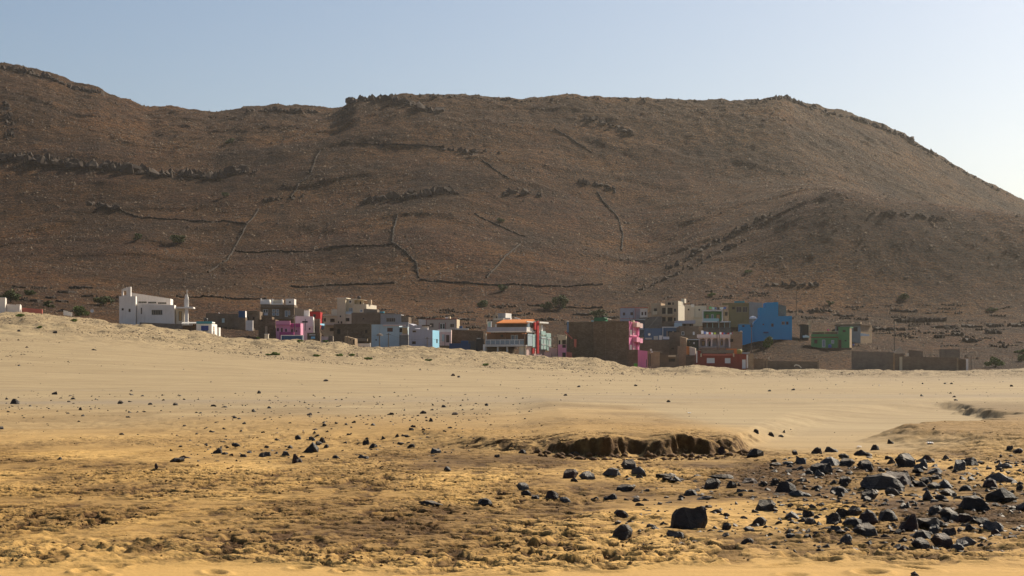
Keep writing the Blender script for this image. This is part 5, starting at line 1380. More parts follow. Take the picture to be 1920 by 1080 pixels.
# --- orange-roofed house
h = House("orange_roofed_house", "three-level house with orange roof, white railings and a red column", "house", 909, 666, 376, 24)
h.wall(910, 985.6, 622.6, 647.6, WOOD, w=2.2, dep=6, op=[(938.4, 943.6, 627, 632, 'd'), (957.8, 964.6, 628, 647, 'w', 'door'), (965.6, 971, 628, 647, 'w', 'door')], down=0)
h.box("floor_slab", 908.4, 987, 647.2, 649.6, -.5, 8, WHITE); h.box("balcony_parapet", 913, 987, 613.4, 621, -.4, -.15, LILAC); h.box("upper_slab", 913, 987, 620.8, 622.8, -.4, 8, WHITE)
for a in (911, 927.6, 947, 984): h.box("veranda_post", a - .5, a + .5, 622.9, 647.1, .1, .35, WOOD if a > 915 else WHITE)
h.box("awning", 911.4, 918, 622.9, 625, -.7, -.05, ORANGE); h.box("awning", 978.4, 985, 624, 626, -.7, -.05, ORANGE)
h.box("rail", 910, 983, 636.6, 638, -.42, -.3, WFRAME); h.box("rail", 910, 983, 645.6, 646.6, -.42, -.3, WFRAME)
for k in range(9):
    a = 910 + k * 9.05; h.box("rail_post", a, a + .9, 638.1, 645.5, -.42, -.32, WFRAME); 
    if k < 8: h.box("rail_panel", a + 1.2, a + 8.6, 638.6, 645, -.38, -.35, BGLASS)
h.wall(931.4, 988, 606, 620, WOOD, w=1.6, dep=6, down=0)
for k in range(9): h.box("wood_batten", 935 + k * 5.8, 935.6 + k * 5.8, 606.4, 613, 1.5, 1.58, DWOOD)
# pitched orange roof
ua, ub = h.u(930, .6), h.u(989.5, .6)
V = [(ua, .5, h.v(605.6, ua, .5)), (ub, .5, h.v(605.6, ub, .5)), (ub, 4.6, h.v(599.6, ub, 4.6)), (ua, 4.6, h.v(599.6, ua, 4.6))]; V += [(a, b, c - .14) for a, b, c in V]
rf = h.mesh("roof", V, [(0, 1, 2, 3), (7, 6, 5, 4), (0, 4, 5, 1), (1, 5, 6, 2), (2, 6, 7, 3), (3, 7, 4, 0)], ORANGE)
V = []; Fc = []
for k in range(26):
    q = ua + .2 + k * (ub - ua - .4) / 25; tube(V, Fc, (q, .48, h.v(605.6, ua, .5) + .02), (q, 4.58, h.v(599.6, ua, 4.6) + .02), .06, .06, 5)
h.mesh("tile_ridges", V, Fc, ORANGE, rf)
for a, b, c in ((914, 915.2, 603), (920, 921, 604), (928.5, 930, 608)): h.box("terrace_post", a, b, c, 613.2, -.2, 0, WFRAME)
h.box("terrace_glass", 915.4, 919.8, 604.6, 613, -.12, -.09, AQUA); h.box("terrace_beam", 914, 922, 602.6, 604, -.2, 0, WFRAME); h.box("flag_pole", 912.2, 913.2, 598, 607, .5, .6, CREAM)
u1 = h.u(987, 0)
W_ = lambda x: h.w(x, u1)
def sbox(name, x0, x1, yt, yb, proud, mat, thick=.2):
    a, b = W_(x0), W_(x1); m_ = (a + b) / 2
    return h.bx(name, u1 + proud - thick, u1 + proud, a, b, h.v(yb, u1, m_), h.v(yt, u1, m_), mat)
sbox("side_wall", 987.6, 1000, 613.5, 624, 0, WHITE2); sbox("side_window", 989.4, 993.4, 604.8, 613, 0, BGLASS); sbox("side_window", 995, 999, 604.6, 615, .02, DWOOD); sbox("side_wall", 987.5, 1003, 602.8, 604.6, .1, WHITE2)
sbox("side_wall", 987.6, 996, 626, 648.6, .3, PALEB); sbox("side_glazing", 996.4, 1002.4, 627, 651, .35, AQUA); 
for k, (a, b) in enumerate(((1011, 1020.4), (1022, 1029.6))):
    sbox("side_glazing", a, b, 631 + 2 * k, 655 + 1.5 * k, .5, AQUA)
    sbox("glazing_bar", a + .4, b - .4, 633 + 2 * k, 634.6 + 2 * k, .58, WFRAME, .06); sbox("glazing_bar", a + .4, b - .4, 645 + 2 * k, 646.4 + 2 * k, .58, WFRAME, .06); sbox("glazing_bar", (a + b) / 2 - .5, (a + b) / 2 + .5, 636 + 2 * k, 654 + k, .56, WFRAME, .05)
sbox("side_wall", 1003, 1031, 624, 631, .0, WHITE2); sbox("side_wall", 1003, 1031, 631.2, 657, -.02, PALEB); sbox("balcony_panel", 1012, 1020, 621, 627.6, .4, AQUA); sbox("balcony_panel", 1021.6, 1030, 625, 632, .4, AQUA)
sbox("side_wall", 1006.6, 1016.4, 605.4, 624, -.1, CREAM2); sbox("corner_pier", 1014, 1017, 609, 624, .1, WHITE2); sbox("side_window", 1018, 1023, 613, 622, -.1, DWOOD); sbox("side_roof", 1005, 1021.6, 603.6, 606.4, .9, WHITE2, 1.6)
sbox("red_column", 1002.6, 1006.0, 602.4, 663, .62, BRED, .3); sbox("red_panel", 998.6, 1003.4, 604, 618, .5, BRED, .3); sbox("red_door", 996.4, 1000.6, 653, 663, .3, BRED)
h.wall(910, 948, 649.8, 662, BLOCKD, w=2.5, dep=5, down=.5); h.wall(973, 987, 650, 663, CREAM2, w=.2, dep=5, smat=PALEPINK, sx=1022)
for a in (932, 949.6): h.box("basement_post", a, a + 2, 649.8, 660, 0, .4, WHITE)
h.wall(905.6, 909.6, 645.6, 657, WHITE, w=-.6, dep=1)
h = House("roof_room", "white box room rising behind the orange roof", "house", 933, 606, 392, 20)
h.wall(933.4, 948, 587.6, 606, GREY, sx=959, smat=WHITE2, ytr=587); h.wall(924, 933, 590.4, 602, TAN, w=2, dep=3, op=[(930, 932.6, 593, 597, 'd')]); h.box("awning_sheet", 925, 944, 597, 600, -2.4, -.2, CREAM2, ytr=596.6)  # grey front and white side: shade and sun put into the colours
h.wall(944.6, 956.6, 596, 606, WHITE2, w=-1.5, dep=1)
h = House("beam_stack", "white timber beam lying on the roof behind the orange roof", "beam", 963, 606, 396)
V = []; Fc = []; tube(V, Fc, (h.u(965), 0, h.v(595.6, 0)), (h.u(976), 0, h.v(599, 0)), .14, .14); h.mesh("beam", V, Fc, WHITE2); h.wall(960, 970, 598, 606, CREAM2, w=.4, dep=1)
# --- pink ruin, big block building
h = House("pink_ruin", "cream and pink house shell with empty window openings", "house", 1044, 674, 377, 14)
h.wall(1044.6, 1061.4, 626.6, 646, CREAM, dep=.5, op=[(1046.8, 1050.6, 638, 645.6, 'o'), (1053.8, 1061, 637.4, 645.9, 'o')], down=0, ytr=630.6); h.wall(1044.6, 1061.4, 646.1, 670, PINK, dep=.45, op=[(1054, 1060.6, 661, 669.8, 'o'), (1054.2, 1060.8, 646.3, 652, 'o')])
h.wall(1061.8, 1072, 659.6, 671, BRICKR, w=.3, dep=.4, ytr=661.6); h.wall(1029.4, 1044.4, 650.6, 668, PALEPINK, w=2, dep=.4, ytr=653.6); h.wall(1021, 1032, 660.6, 670, PALEPINK, w=.6, dep=.4); h.box("side_return", 1060.9, 1061.7, 627, 658, .46, 4, BLOCK)
h = House("big_block_building", "large bare-block building with pink balconied end wall", "house", 1063, 690, 380, 20)
h.wall(1064, 1112.8, 603.6, 676, BLOCKD, w=2, dep=6); h.wall(1113, 1179.4, 602.2, 686, BLOCKD, dep=8, sx=1197, smat=HOTPINK, label="bare block front")
for a in (1135, 1156): h.box("concrete_post", a, a + 1.0, 606, 680, -.04, -.005, BLOCK)
u1 = h.u(1179.4)
W_ = lambda x: h.w(x, u1)
for yt in (604.4, 632.6):
    sbox("balcony", 1185, 1191, yt, yt + 8.6, 1.1, PINK if yt > 620 else PALEPINK, 1.0); sbox("balcony", 1191.4, 1196.4, yt + 2, yt + 10.6, 1.1, PINK if yt > 620 else PALEPINK, 1.0)
    sbox("doorway", 1180.6, 1184.4, yt + 14, yt + 23.6, .06, WHITE); sbox("doorway", 1187.6, 1191, yt + 16, yt + 24, .06, PALEPINK); sbox("pilaster", 1184.8, 1186.4, yt + 8, yt + 24, .3, PINK); sbox("pilaster", 1193.4, 1195.4, yt + 8, yt + 25, .4, HOTPINK); sbox("floor_band", 1180, 1196, yt + 24, yt + 26, .2, PINK)
h.box("roof_post", 1180, 1180.6, 595, 604, .4, .5, POLE); h.box("roof_kerb", 1183, 1188, 600.6, 604, 1.2, 2, CREAM)
h.wall(1175.4, 1195.8, 655.6, 688, BLOCKD, w=-.8, dep=.75)
h = House("pink_wall", "tall hot-pink painted wall at the foot of the big block building", "wall", 1196, 692, 368, 6)
h.wall(1196, 1213.6, 656.4, 690, HOTPINK, dep=.4, ytr=658.2); h.box("crack_post", 1211.6, 1213, 674, 688, -.1, -.01, DGREY)
h = House("green_crate", "small bright green crate at the foot of the pink wall", "crate", 1189, 689, 366)
h.box("body", 1189, 1195, 682, 688.4, 0, .6, paint("lime_green_paint", (0.10, 0.34, 0.05), .1)); h.box("rim", 1188.8, 1195.2, 681.2, 682.2, -.05, .65, GREEN)
h = House("roof_shed", "bright green shed on the roof of the big block building", "shed", 1113, 604, 386, 18)
h.wall(1114, 1133, 595.2, 603, GREEN2, dep=3, down=0); h.box("roof_flap", 1133.4, 1143, 596, 598, .1, 1.6, WHITE2, ytr=598.4); h.box("green_panel", 1128, 1138, 596.6, 600, -.1, -.02, GREEN2); h.box("rail", 1077, 1105, 602.6, 603.6, .6, .8, TAN); h.box("side_cloth", 1108.6, 1113, 600.4, 607, -.2, .1, AQUA)
h = House("blue_post", "blue post leaning a red plank at the left end of the big block building", "post", 1062, 640, 379)
h.box("shaft", 1063, 1066.4, 603.6, 623, 0, .4, BLUE2); h.box("cap", 1063.6, 1066.8, 601.4, 603.4, -.02, .4, WHITE2); V = []; Fc = []; tube(V, Fc, (h.u(1059), -.3, h.v(622, 0)), (h.u(1073), -.2, h.v(635.4, 1.5)), .17, .17); h.mesh("red_plank", V, Fc, BRICKR); h.box("base", 1063.6, 1066, 623.1, 660, .1, .3, POLE)
def cloth_mesh(w, hgt, seed, n=7, m=5):
    rr = random.Random(seed); V = []; Fc = []
    ph = rr.uniform(0, 6)
    for j in range(m + 1):
        for i in range(n + 1):
            a = i / n; b = j / m
            V.append(((a - .5) * w * (1 - .12 * b), .08 * math.sin(a * 9 + ph + b) * b + .05 * math.sin(a * 17 + ph) * b, -b * hgt * (1 + .06 * math.sin(a * 6 + ph))))
    for j in range(m):
        for i in range(n): Fc.append((j * (n + 1) + i, j * (n + 1) + i + 1, (j + 1) * (n + 1) + i + 1, (j + 1) * (n + 1) + i))
    n0 = len(V)
    V += [(x, y + .02, z) for x, y, z in V]; Fc += [tuple(n0 + k for k in reversed(f)) for f in Fc]
    return V, Fc
def hanging(name, label, cat, px, pyt, wpx, hpx, D, mat, seed):
    s = D / F; V, Fc = cloth_mesh(wpx * s, hpx * s, seed)
    o = link_mesh(name, V, Fc, mat, None, True); o.location = pix(px, pyt, D); return tag(o, label, cat, None, "thing")
C_RED = plain("red_cloth", (0.50, 0.06, 0.05), .9); C_SALMON = plain("salmon_cloth", (0.62, 0.17, 0.12), .9); C_WHITE = plain("white_cloth", (0.75, 0.76, 0.80), .9); C_BLUE = plain("blue_cloth", (0.10, 0.16, 0.42), .9); C_DARK = plain("dark_cloth", (0.03, 0.03, 0.04), .9); C_LIME = plain("lime_cloth", (0.40, 0.55, 0.06), .9); C_PINK = plain("pink_cloth", (0.72, 0.05, 0.20), .9); C_GREEN = plain("green_cloth", (0.20, 0.50, 0.20), .9); C_SKIN = plain("brown_skin", (0.12, 0.06, 0.035), .7)
hanging("hanging_cloth", "salmon-red cloth hanging on the big block building's front", "cloth", 1078.6, 636, 5, 15, 378.5, C_SALMON, 5)
# --- right centre
h = House("low_block_house", "low tan block house with a lamp pole right of the pink wall", "house", 1214, 692, 378, 4)
h.wall(1214.6, 1237, 657.6, 690, BLOCKT, dep=4, op=[(1216, 1220, 664, 686, 'o')], ytr=659.4); h.wall(1237.4, 1273, 665.4, 692, BLOCK, w=2.5, dep=5, op=[(1254, 1266, 672, 678, 'o')]); h.box("shade_slab", 1226, 1242, 657.6, 660, -.4, 2.2, CONC, ytr=660.6); h.box("sand_sill", 1253, 1267, 666, 669, 1.9, 2.45, CREAM)
h = House("low_dark_house", "low dark block house with junk on its roof in the village centre", "house", 1195, 668, 394, 3)
h.wall(1196, 1255, 637, 690, BLOCK, dep=6); h.wall(1255.4, 1270, 648, 690, BLOCK, w=.6, dep=6, op=[(1259, 1264, 652, 655, 'd')]); h.wall(1255, 1275, 623, 649, BLOCK, w=2, dep=5)
for (a, b, c, d_, m_) in ((1226, 1234, 630, 637, SHEET), (1236, 1241.4, 629, 637, WHITE2), (1243, 1255, 631, 636, C_WHITE), (1201, 1207, 632, 637, TAN), (1246, 1252, 647, 648.4, WHITE), (1210, 1222, 633.4, 636, SHEET)): h.box("roof_junk", a, b, c, d_, 1.0, 2.0, m_)
h = House("tan_block_tower", "narrow tan block tower with a sunlit notch beside the black-fronted house", "house", 1270, 672, 390, 14)
h.wall(1270.4, 1286.6, 648.6, 680, BLOCKT, dep=4); h.wall(1275, 1286.8, 631, 649, BLOCKT, w=1, dep=3, ytr=634, op=[(1277.6, 1280, 641, 650, 'l')], down=0)
h = House("cream_side_wall", "sunlit cream gable wall with an orange door strip", "wall", 1287, 672, 386, 20)
h.wall(1292.8, 1304, 650, 666, CREAM2, dep=.5, ytr=653, down=.3); h.box("orange_strip", 1287, 1292.6, 649.4, 665, .1, .5, ORANGE, ytr=650); h.wall(1286, 1304.4, 666, 680, BLOCK, w=-.5, dep=.45)
h = House("black_front_house", "dark green-black fronted house between the block tower and arches", "house", 1288, 664, 392)
h.wall(1288, 1310, 637.6, 662, DGREEN, dep=5, op=[(1300, 1302.6, 641.6, 645, 'W'), (1291.8, 1293.6, 640, 642, 'l')]); h.box("eave", 1287.6, 1310.6, 635.8, 637.4, -.3, .4, PALEB)
h = House("white_red_windowed_house", "white house with red window shutters high on the village's upper row", "house", 1163, 610, 448, 2)
h.wall(1163.8, 1190.6, 577.6, 608, LILAC, op=[(1168, 1172.2, 586, 591.4, 'r'), (1182, 1186.8, 585.4, 591, 'r')], dep=6); h.wall(1190.9, 1200, 577.4, 608, LILAC, w=.8, dep=6); h.wall(1200.3, 1214, 578.4, 608, WHITE, w=.3, dep=6, op=[(1202.8, 1206, 585, 591, 'r'), (1208.8, 1212, 584.6, 591, 'r')])
h.box("trim", 1163.4, 1214.4, 576.2, 577.3, -.15, .4, BRICKR); h.box("trim", 1163.6, 1192, 597, 597.8, -.06, -.01, BRICKR); h.box("string_course", 1190.4, 1191.2, 578, 597, -.1, .7, BRICKR); h.box("lamp_post", 1186.8, 1187.8, 582, 606, -1.2, -1.1, POLE)
h = House("dark_grey_house", "dark grey house with one small grilled window behind the pink balconies", "house", 1181, 640, 418, 3)
h.wall(1181.5, 1209, 600, 636, DGREY, dep=6, op=[(1199, 1206.4, 608, 615.6, 'w', 2)]); h.box("roof_slab", 1180.6, 1210, 598.2, 599.8, -.3, 5, METAL); h.box("shelf", 1199, 1210, 616.2, 617.8, -.5, -.02, METAL)
h = House("tan_tall_house", "tan three-storey house with deep balconies and a sunlit side", "house", 1220, 616, 446, 18)
bal = []
h.wall(1220.6, 1239, 568.4, 614, TAN, w=.4, dep=8, op=[(1226, 1232, 578.2, 584, 'd'), (1226.4, 1232, 597, 602, 'd')])
h.wall(1239.2, 1271.6, 572.6, 614, TAN, dep=9, sx=1283.6, smat=CREAM2, op=[(1241, 1248, 577, 588.4, 'o'), (1251.4, 1261, 577, 588.4, 'o'), (1263.6, 1267.6, 578.6, 584.6, 'd'), (1241, 1248, 594.4, 602.6, 'o'), (1251.4, 1261, 594.4, 602.6, 'o'), (1263.2, 1267, 595.6, 602.4, 'd')])  # side paler than the tan front, sunlight painted into the plaster, upper floor too
h.box("balcony_slab", 1239, 1262, 589.4, 592.6, -.9, -.02, TAN); h.box("balcony_slab", 1239, 1262, 603, 606, -.9, -.02, TAN); h.box("column", 1248.6, 1250.6, 576, 589.3, -.7, -.3, CREAM)
h.wall(1247, 1271.6, 564.4, 572.4, TAN, w=.3, dep=8.5, sx=1282, smat=CREAM2, op=[(1251.4, 1258, 567, 571.6, 'o'), (1260.4, 1263.4, 567, 571.4, 'd')], down=0); h.box("stair_head", 1277, 1283.4, 560, 568, 6.5, 8.6, CREAM2); h.box("satellite_mount", 1223.6, 1231, 583.4, 589.6, -.8, -.1, CREAM)
h = House("cream_low_house", "cream low house with one small dark window, right of the tan tall house", "house", 1284, 602, 456)
h.wall(1284.6, 1302, 571.4, 600, CREAM2, dep=6, op=[(1289.4, 1292.6, 579, 582, 'd')]); h.box("roof_tank", 1296, 1301.4, 570.6, 576, -.2, .6, WHITE2)
h.wall(1302.3, 1324.6, 573.6, 600, CREAM2, w=.6, dep=6, op=[(1309.6, 1312.8, 579.4, 582.4, 'd')], label="wing with one tiny window"); h.box("low_wall", 1300, 1318, 594.6, 598, -3, -2.6, CREAM)
h = House("brown_plain_house", "brown bare wall house below the tan tall house", "house", 1210, 626, 428)
h.wall(1200.6, 1241, 595.6, 624, BLOCKG, dep=6, op=[(1213.6, 1217, 594.8, 597.8, 'd'), (1241.2, 1243.2, 602, 605, 'd')], ytr=592.6); h.wall(1241.2, 1266, 602.6, 624, BLOCK, w=1, dep=5, op=[(1242, 1244, 603.4, 606, 'd')])
h = House("mid_blue_house", "mid-blue house with white corner frame in the village centre", "house", 1210, 640, 408)
h.wall(1210.4, 1241.6, 615.6, 634, BLUE2, dep=5); h.wall(1242.6, 1273, 614.4, 634, BLUE2, w=.4, dep=5, op=[(1253, 1260, 621, 632, 'o'), (1264, 1270, 621, 632, 'o')]); h.box("frame", 1242.2, 1273.4, 612.6, 614.2, .1, .8, WHITE2); h.box("frame", 1242.2, 1243.6, 614.3, 632, .1, .38, WHITE2); 
for a in (1250, 1261, 1271): h.box("post", a, a + 2, 620.6, 634, -.1, .2, TAN)
h = House("slab_roof_house", "pale slab-roofed house above the brown block one", "house", 1264, 622, 424)
h.wall(1266, 1300, 607, 620, BLOCK, dep=5, op=[(1281, 1286, 607.6, 611, 'o'), (1292.6, 1296.4, 607.6, 611, 'o')]); h.box("roof_slab", 1268, 1304, 601.4, 606.6, -.6, 4, LILAC, ytr=600.6); h.wall(1264.6, 1279, 605.6, 613, PALEB, w=-1, dep=.8)
h = House("brown_block_house", "brown block house with a blue shutter and a white one", "house", 1273, 650, 402)
h.wall(1273, 1310, 612.8, 648, BLOCK, dep=6, op=[(1278, 1283, 621.6, 628.4, 'g'), (1299, 1302.6, 622, 628, 'W')]); h.box("parapet", 1272.6, 1310.4, 611.4, 613, -.06, .4, BLOCKG)
# --- arcade house
h = House("arcade_house", "white house with round arches and laundry along its roof", "house", 1307, 656, 393, 6)
h.box("parapet", 1306.8, 1369.6, 627, 633.4, -.5, .1, WHITE); h.box("floor", 1307, 1370, 651.4, 653.4, -.8, 3, CONC)
h.wall(1309.6, 1369.6, 633.6, 652, LILAC, w=2.2, dep=4, op=[(1315.6, 1321.6, 639.6, 648.6, 'l'), (1328.6, 1331.8, 640, 651, 'd', 'door'), (1351.6, 1355, 640, 647, 'l')], down=.5)  # back wall in darker plaster, painting the shade behind the arches
def arcade(x0, x1, arches, yt, yb, w):
    """front wall pierced by round-headed openings"""
    u0, u1_ = h.u(x0, w), h.u(x1, w); vt, vb = h.v(yt, u0, w), h.v(yb, u0, w)
    V = []; Fc = []
    def q(pts):
        n = len(V); k = len(pts)
        V.extend([(a, w, c) for a, c in pts]); V.extend([(a, w + .3, c) for a, c in pts])
        Fc.append(tuple(range(n, n + k))); Fc.append(tuple(range(n + 2 * k - 1, n + k - 1, -1)))
        for i in range(k): Fc.append((n + i, n + k + i, n + k + (i + 1) % k, n + (i + 1) % k))
    cur = u0
    for a, b in arches:
        ua_, ub_ = h.u(a, w), h.u(b, w); r = (ub_ - ua_) / 2; c = (ua_ + ub_) / 2; sp = min(vt - .12 - r * .8, h.v(yt + 6, u0, w))
        q([(cur, vb), (ua_, vb), (ua_, vt), (cur, vt)])
        N = 10; pv = None
        for k in range(N):
            t0, t1 = math.pi * (1 - k / N), math.pi * (1 - (k + 1) / N); rv = (vt - .1 - sp)
            p0 = (c + r * math.cos(t0), sp + rv * math.sin(t0)); p1 = (c + r * math.cos(t1), sp + rv * math.sin(t1))
            q([p0, p1, (p1[0], vt), (p0[0], vt)])
        cur = ub_
    q([(cur, vb), (u1_, vb), (u1_, vt), (cur, vt)])
    h.mesh("arcade", V, Fc, WHITE)
h.box("veranda_ceiling", 1309.5, 1369.4, 633.7, 634.4, .32, 2.18, LILAC); h.box("end_wall", 1309.5, 1311, 634.5, 652, .32, 2.18, WHITE)
arcade(1309.4, 1369.4, [(1312, 1323.4), (1325.6, 1333.4), (1335.4, 1347), (1350, 1356.8), (1358, 1366.4)], 633.6, 651.4, 0)
h.box("balustrade", 1310, 1358, 649.4, 651.3, -.3, -.1, GREY); h.wall(1369.8, 1392, 627, 654, BLOCKT, w=.3, dep=4, ytr=626); h.wall(1374, 1391.6, 621.6, 628, BLOCKT, w=1.2, dep=3, down=.1, ytr=622); h.box("meter_box", 1369, 1374.6, 635.6, 641, -.1, .2, DARK)
def clothesline(label, x0, y0, x1, y1, D, items, seed):
    a, b = pix(x0, y0, D), pix(x1, y1, D)
    root = empty("clothesline", a)
    V = []; Fc = []; n = 10
    P = [Vector((0, 0, 0)).lerp(b - a, k / n) - Vector((0, 0, .25 * math.sin(math.pi * k / n))) for k in range(n + 1)]
    for p, q in zip(P[:-1], P[1:]): tube(V, Fc, p, q, .012, .012, 4)
    link_mesh("line", V, Fc, WIRE, root)
    for p in (P[0], P[-1]):
        V = []; Fc = []; tube(V, Fc, p - Vector((0, 0, 1.6)), p + Vector((0, 0, .1)), .035, .03, 6); link_mesh("pole", V, Fc, POLE, root)
    rr = random.Random(seed)
    for (px, w, hh, m) in items:
        f = (px - x0) / (x1 - x0); p = (b - a) * f - Vector((0, 0, .25 * math.sin(math.pi * f)))
        Vc, Fcc = cloth_mesh(w * D / F, hh * D / F, rr.randrange(999)); o = link_mesh("laundry", Vc, Fcc, m, root, True); o.location = p
    return tag(root, label, "clothesline", "clotheslines with laundry", "thing")
clothesline("laundry line over the left half of the arcade house roof", 1313, 618.6, 1345, 623, 394.5, [(1317, 5, 6, C_WHITE), (1322, 5, 5, C_BLUE), (1326, 5, 4.5, C_WHITE), (1331, 4, 4.5, C_RED), (1335, 4, 5, C_WHITE), (1340.4, 4, 5, C_LIME)], 3)
clothesline("laundry line over the right half of the arcade house roof", 1348, 622, 1379, 622, 394.5, [(1351, 4, 5, C_WHITE), (1354.6, 3.4, 5, C_RED), (1358, 3.4, 5, C_BLUE), (1361.4, 3.4, 5, C_DARK), (1365.6, 4, 5, C_RED), (1370, 4, 7, C_WHITE), (1374.6, 4, 5, C_PINK)], 4)
clothesline("laundry line on the roof of the green balcony house", 1325, 574, 1362, 575, 442, [(1332, 5, 4, C_GREEN), (1337, 5, 4.4, C_WHITE), (1342, 4, 4, C_BLUE), (1347, 4, 4.4, C_DARK), (1353, 7, 4, C_WHITE), (1359, 5, 4, C_BLUE)], 6)
h = House("green_balcony_house", "house with white-framed green balcony over an open slab veranda", "house", 1318, 622, 436, 4)
h.wall(1319, 1354, 583, 602, GREEN, w=1.6, dep=5, op=[(1323, 1329, 589.6, 598, 'l'), (1333.4, 1338, 589.6, 601.6, 'w', 'door'), (1343, 1350, 589.6, 598, 'l')], down=0)
h.box("frame", 1317.6, 1355.4, 581.4, 583.4, -.1, 1.6, WHITE); h.box("frame", 1317.6, 1319, 583.5, 602, -.1, 1.5, WHITE); h.box("frame", 1353.8, 1355.4, 583.5, 602, -.1, 1.5, WHITE); h.box("balcony_rail", 1319.2, 1348, 597, 602, .05, .15, AQUA)
h.box("slab", 1317.6, 1370, 601.8, 604.2, -.6, 6, WHITE2, ytr=602.4); h.wall(1318, 1370, 604.4, 618, BLOCKD, w=3, dep=3, down=3)
for a in (1325.4, 1335.8, 1347, 1358, 1368): h.box("veranda_post", a, a + .9, 604.4, 614.4, 0, .2, AQUA)
h.wall(1318, 1370, 613.4, 622, BLOCKG, w=.3, dep=.25); h.wall(1355.8, 1366, 582.6, 601.4, BLOCKT, w=2, dep=4, down=.1, op=[(1359, 1364, 585, 592, 'o')])
h = House("olive_house", "olive-ochre house with green-framed double window on the top row", "house", 1366, 606, 458, 6)
h.wall(1366.6, 1404, 572, 602, OLIVE, dep=7, op=[(1372.4, 1378, 575.4, 580, 'd'), (1380.4, 1390.6, 575, 585.6, 'b', 1), (1392.6, 1401.6, 575, 585.6, 'b', 1)]); h.box("cornice", 1354, 1404.4, 568, 572, -.2, .8, OLIVE); h.wall(1404.3, 1430, 566, 602, GREY, w=.4, dep=6, ytr=568); h.box("roof_sheet", 1377, 1396, 564.6, 567.6, 1, 3, TEAL)
# --- stepped blue house
h = House("stepped_blue_house", "vivid blue windowless-sided house with stepped roofline", "house", 1386, 640, 424, 3)
h.wall(1424.6, 1435, 576.6, 634, BLUE, dep=6); h.wall(1435, 1459.2, 567.4, 632, BLUE, w=.003, dep=6, op=[(1446, 1450.4, 606.6, 612.6, 'd')], ytr=566.4); h.wall(1459.2, 1485, 592.6, 632, BLUE, w=.006, dep=6, op=[(1465.6, 1471.6, 603, 608.8, 'b', 1), (1474, 1478.4, 603, 608.6, 'd')])
V = [(h.u(1412), -.003, h.v(607, 3)), (h.u(1424.6), -.003, h.v(594.6, 5)), (h.u(1424.6), -.003, h.v(640, 5)), (h.u(1412), -.003, h.v(642, 3))]; V += [(a, 5.5, c) for a, b, c in V]
h.mesh("stair_wall", V, [(0, 3, 2, 1), (4, 5, 6, 7), (0, 1, 5, 4), (1, 2, 6, 5), (2, 3, 7, 6), (3, 0, 4, 7)], BLUE)
h.wall(1386.4, 1411.8, 608, 640, BLUE, w=-.4, dep=4, op=[(1391.6, 1396, 610, 613, 'd'), (1406.6, 1411.4, 610, 613, 'd')]); h.box("roof_slab", 1386, 1410, 606.4, 607.9, -.5, 3.6, CONC); h.box("vent", 1430, 1432.6, 607, 609.6, -.1, -.01, DARK); h.box("bench", 1432, 1441, 622, 624.6, -.9, -.1, DBLUE)
h.box("back_block", 1459.6, 1474, 571, 592.2, 3, 6, BLOCKG, ytr=574)
h = House("beach_parasol", "white dome parasol on the roof left of the stepped blue house", "parasol", 1412, 606, 421)
V = []; Fc = []; n = 12
V.append((0, 0, h.v(592.4, 0)))
for r, yv in ((.5, 593.2), (.8, 594.8), (1.0, 597.6)):
    for k in range(n): V.append((r * math.cos(6.2832 * k / n), r * math.sin(6.2832 * k / n), h.v(yv, 0)))
for k in range(n):
    Fc.append((0, 1 + k, 1 + (k + 1) % n))
    for j in range(2): Fc.append((1 + j * n + k, 1 + (j + 1) * n + k, 1 + (j + 1) * n + (k + 1) % n, 1 + j * n + (k + 1) % n))
h.mesh("canopy", V, Fc, C_WHITE); V = []; Fc = []; tube(V, Fc, (0, 0, -.2), (0, 0, h.v(593, 0)), .04, .04); h.mesh("pole", V, Fc, WFRAME)
# --- red house and walls at the right
h = House("red_house", "long dark red house with white shutters and grey roof band", "house", 1306, 696, 377, 3)
h.wall(1307.4, 1399.6, 662.4, 694, RED, dep=7, op=[(1325.2, 1340, 671.2, 680.8, 'W', 3), (1359.2, 1369.6, 671.4, 681, 'W', 2), (1391.4, 1398.4, 674.2, 691, 'W', 'door')], ytr=664); h.box("edge_pier", 1305.6, 1307.3, 658, 680, -.1, .4, WHITE2); h.box("edge_pier", 1399.8, 1402.6, 665, 690, -.1, .4, WHITE)
h.box("roof_band", 1314.6, 1376, 655, 662.3, .3, 3, BLOCKG, ytr=656); h.wall(1307.6, 1314.4, 657.4, 663, RED, w=.1, dep=3, down=.2)
h.box("ledge", 1318, 1375, 664.4, 666.4, -.35, -.02, BRICKR)
for a in (1313.6, 1374.6): h.box("roof_spout", a, a + 2.2, 662.8, 669, -.5, -.02, CREAM)
h.wall(1362.4, 1381.6, 653.6, 660, ORANGE, w=5, dep=2, down=1); h.wall(1403, 1413, 662.6, 692, BLOCKT, w=.2, dep=3); h.box("sheet", 1392, 1406, 660.6, 663.6, .6, 2.4, METAL)
cyl_tank("water_tank", "yellow barrel tank on the right end of the red house roof", 1386.4, 663.6, 10, 8.6, 379.4, YELLOW)
WG = "bare block yard walls at the right"
def ywall(label, x0, x1, yt, yb, D, mat, ytr=None, posts=(), name="yard_wall"):
    h_ = House(name, label, "wall", x0, yb + 3, D, 0, WG)
    h_.wall(x0, x1, yt, yb, mat, dep=.35, ytr=ytr)
    for (a, b, t_, m_) in posts: h_.box("post", a, b, t_, yb + 3, -.12, .47, m_)
ywall("short dark block wall just right of the red house", 1413.4, 1430, 672.6, 692, 380, BLOCK)
ywall("longer block wall with two tan piers", 1431, 1534, 676.4, 691.4, 381, BLOCK, 678, [(1430.4, 1434, 672, BLOCKT), (1435.6, 1439.6, 672.6, BLOCKT), (1533, 1535.6, 676, BLOCKT)])
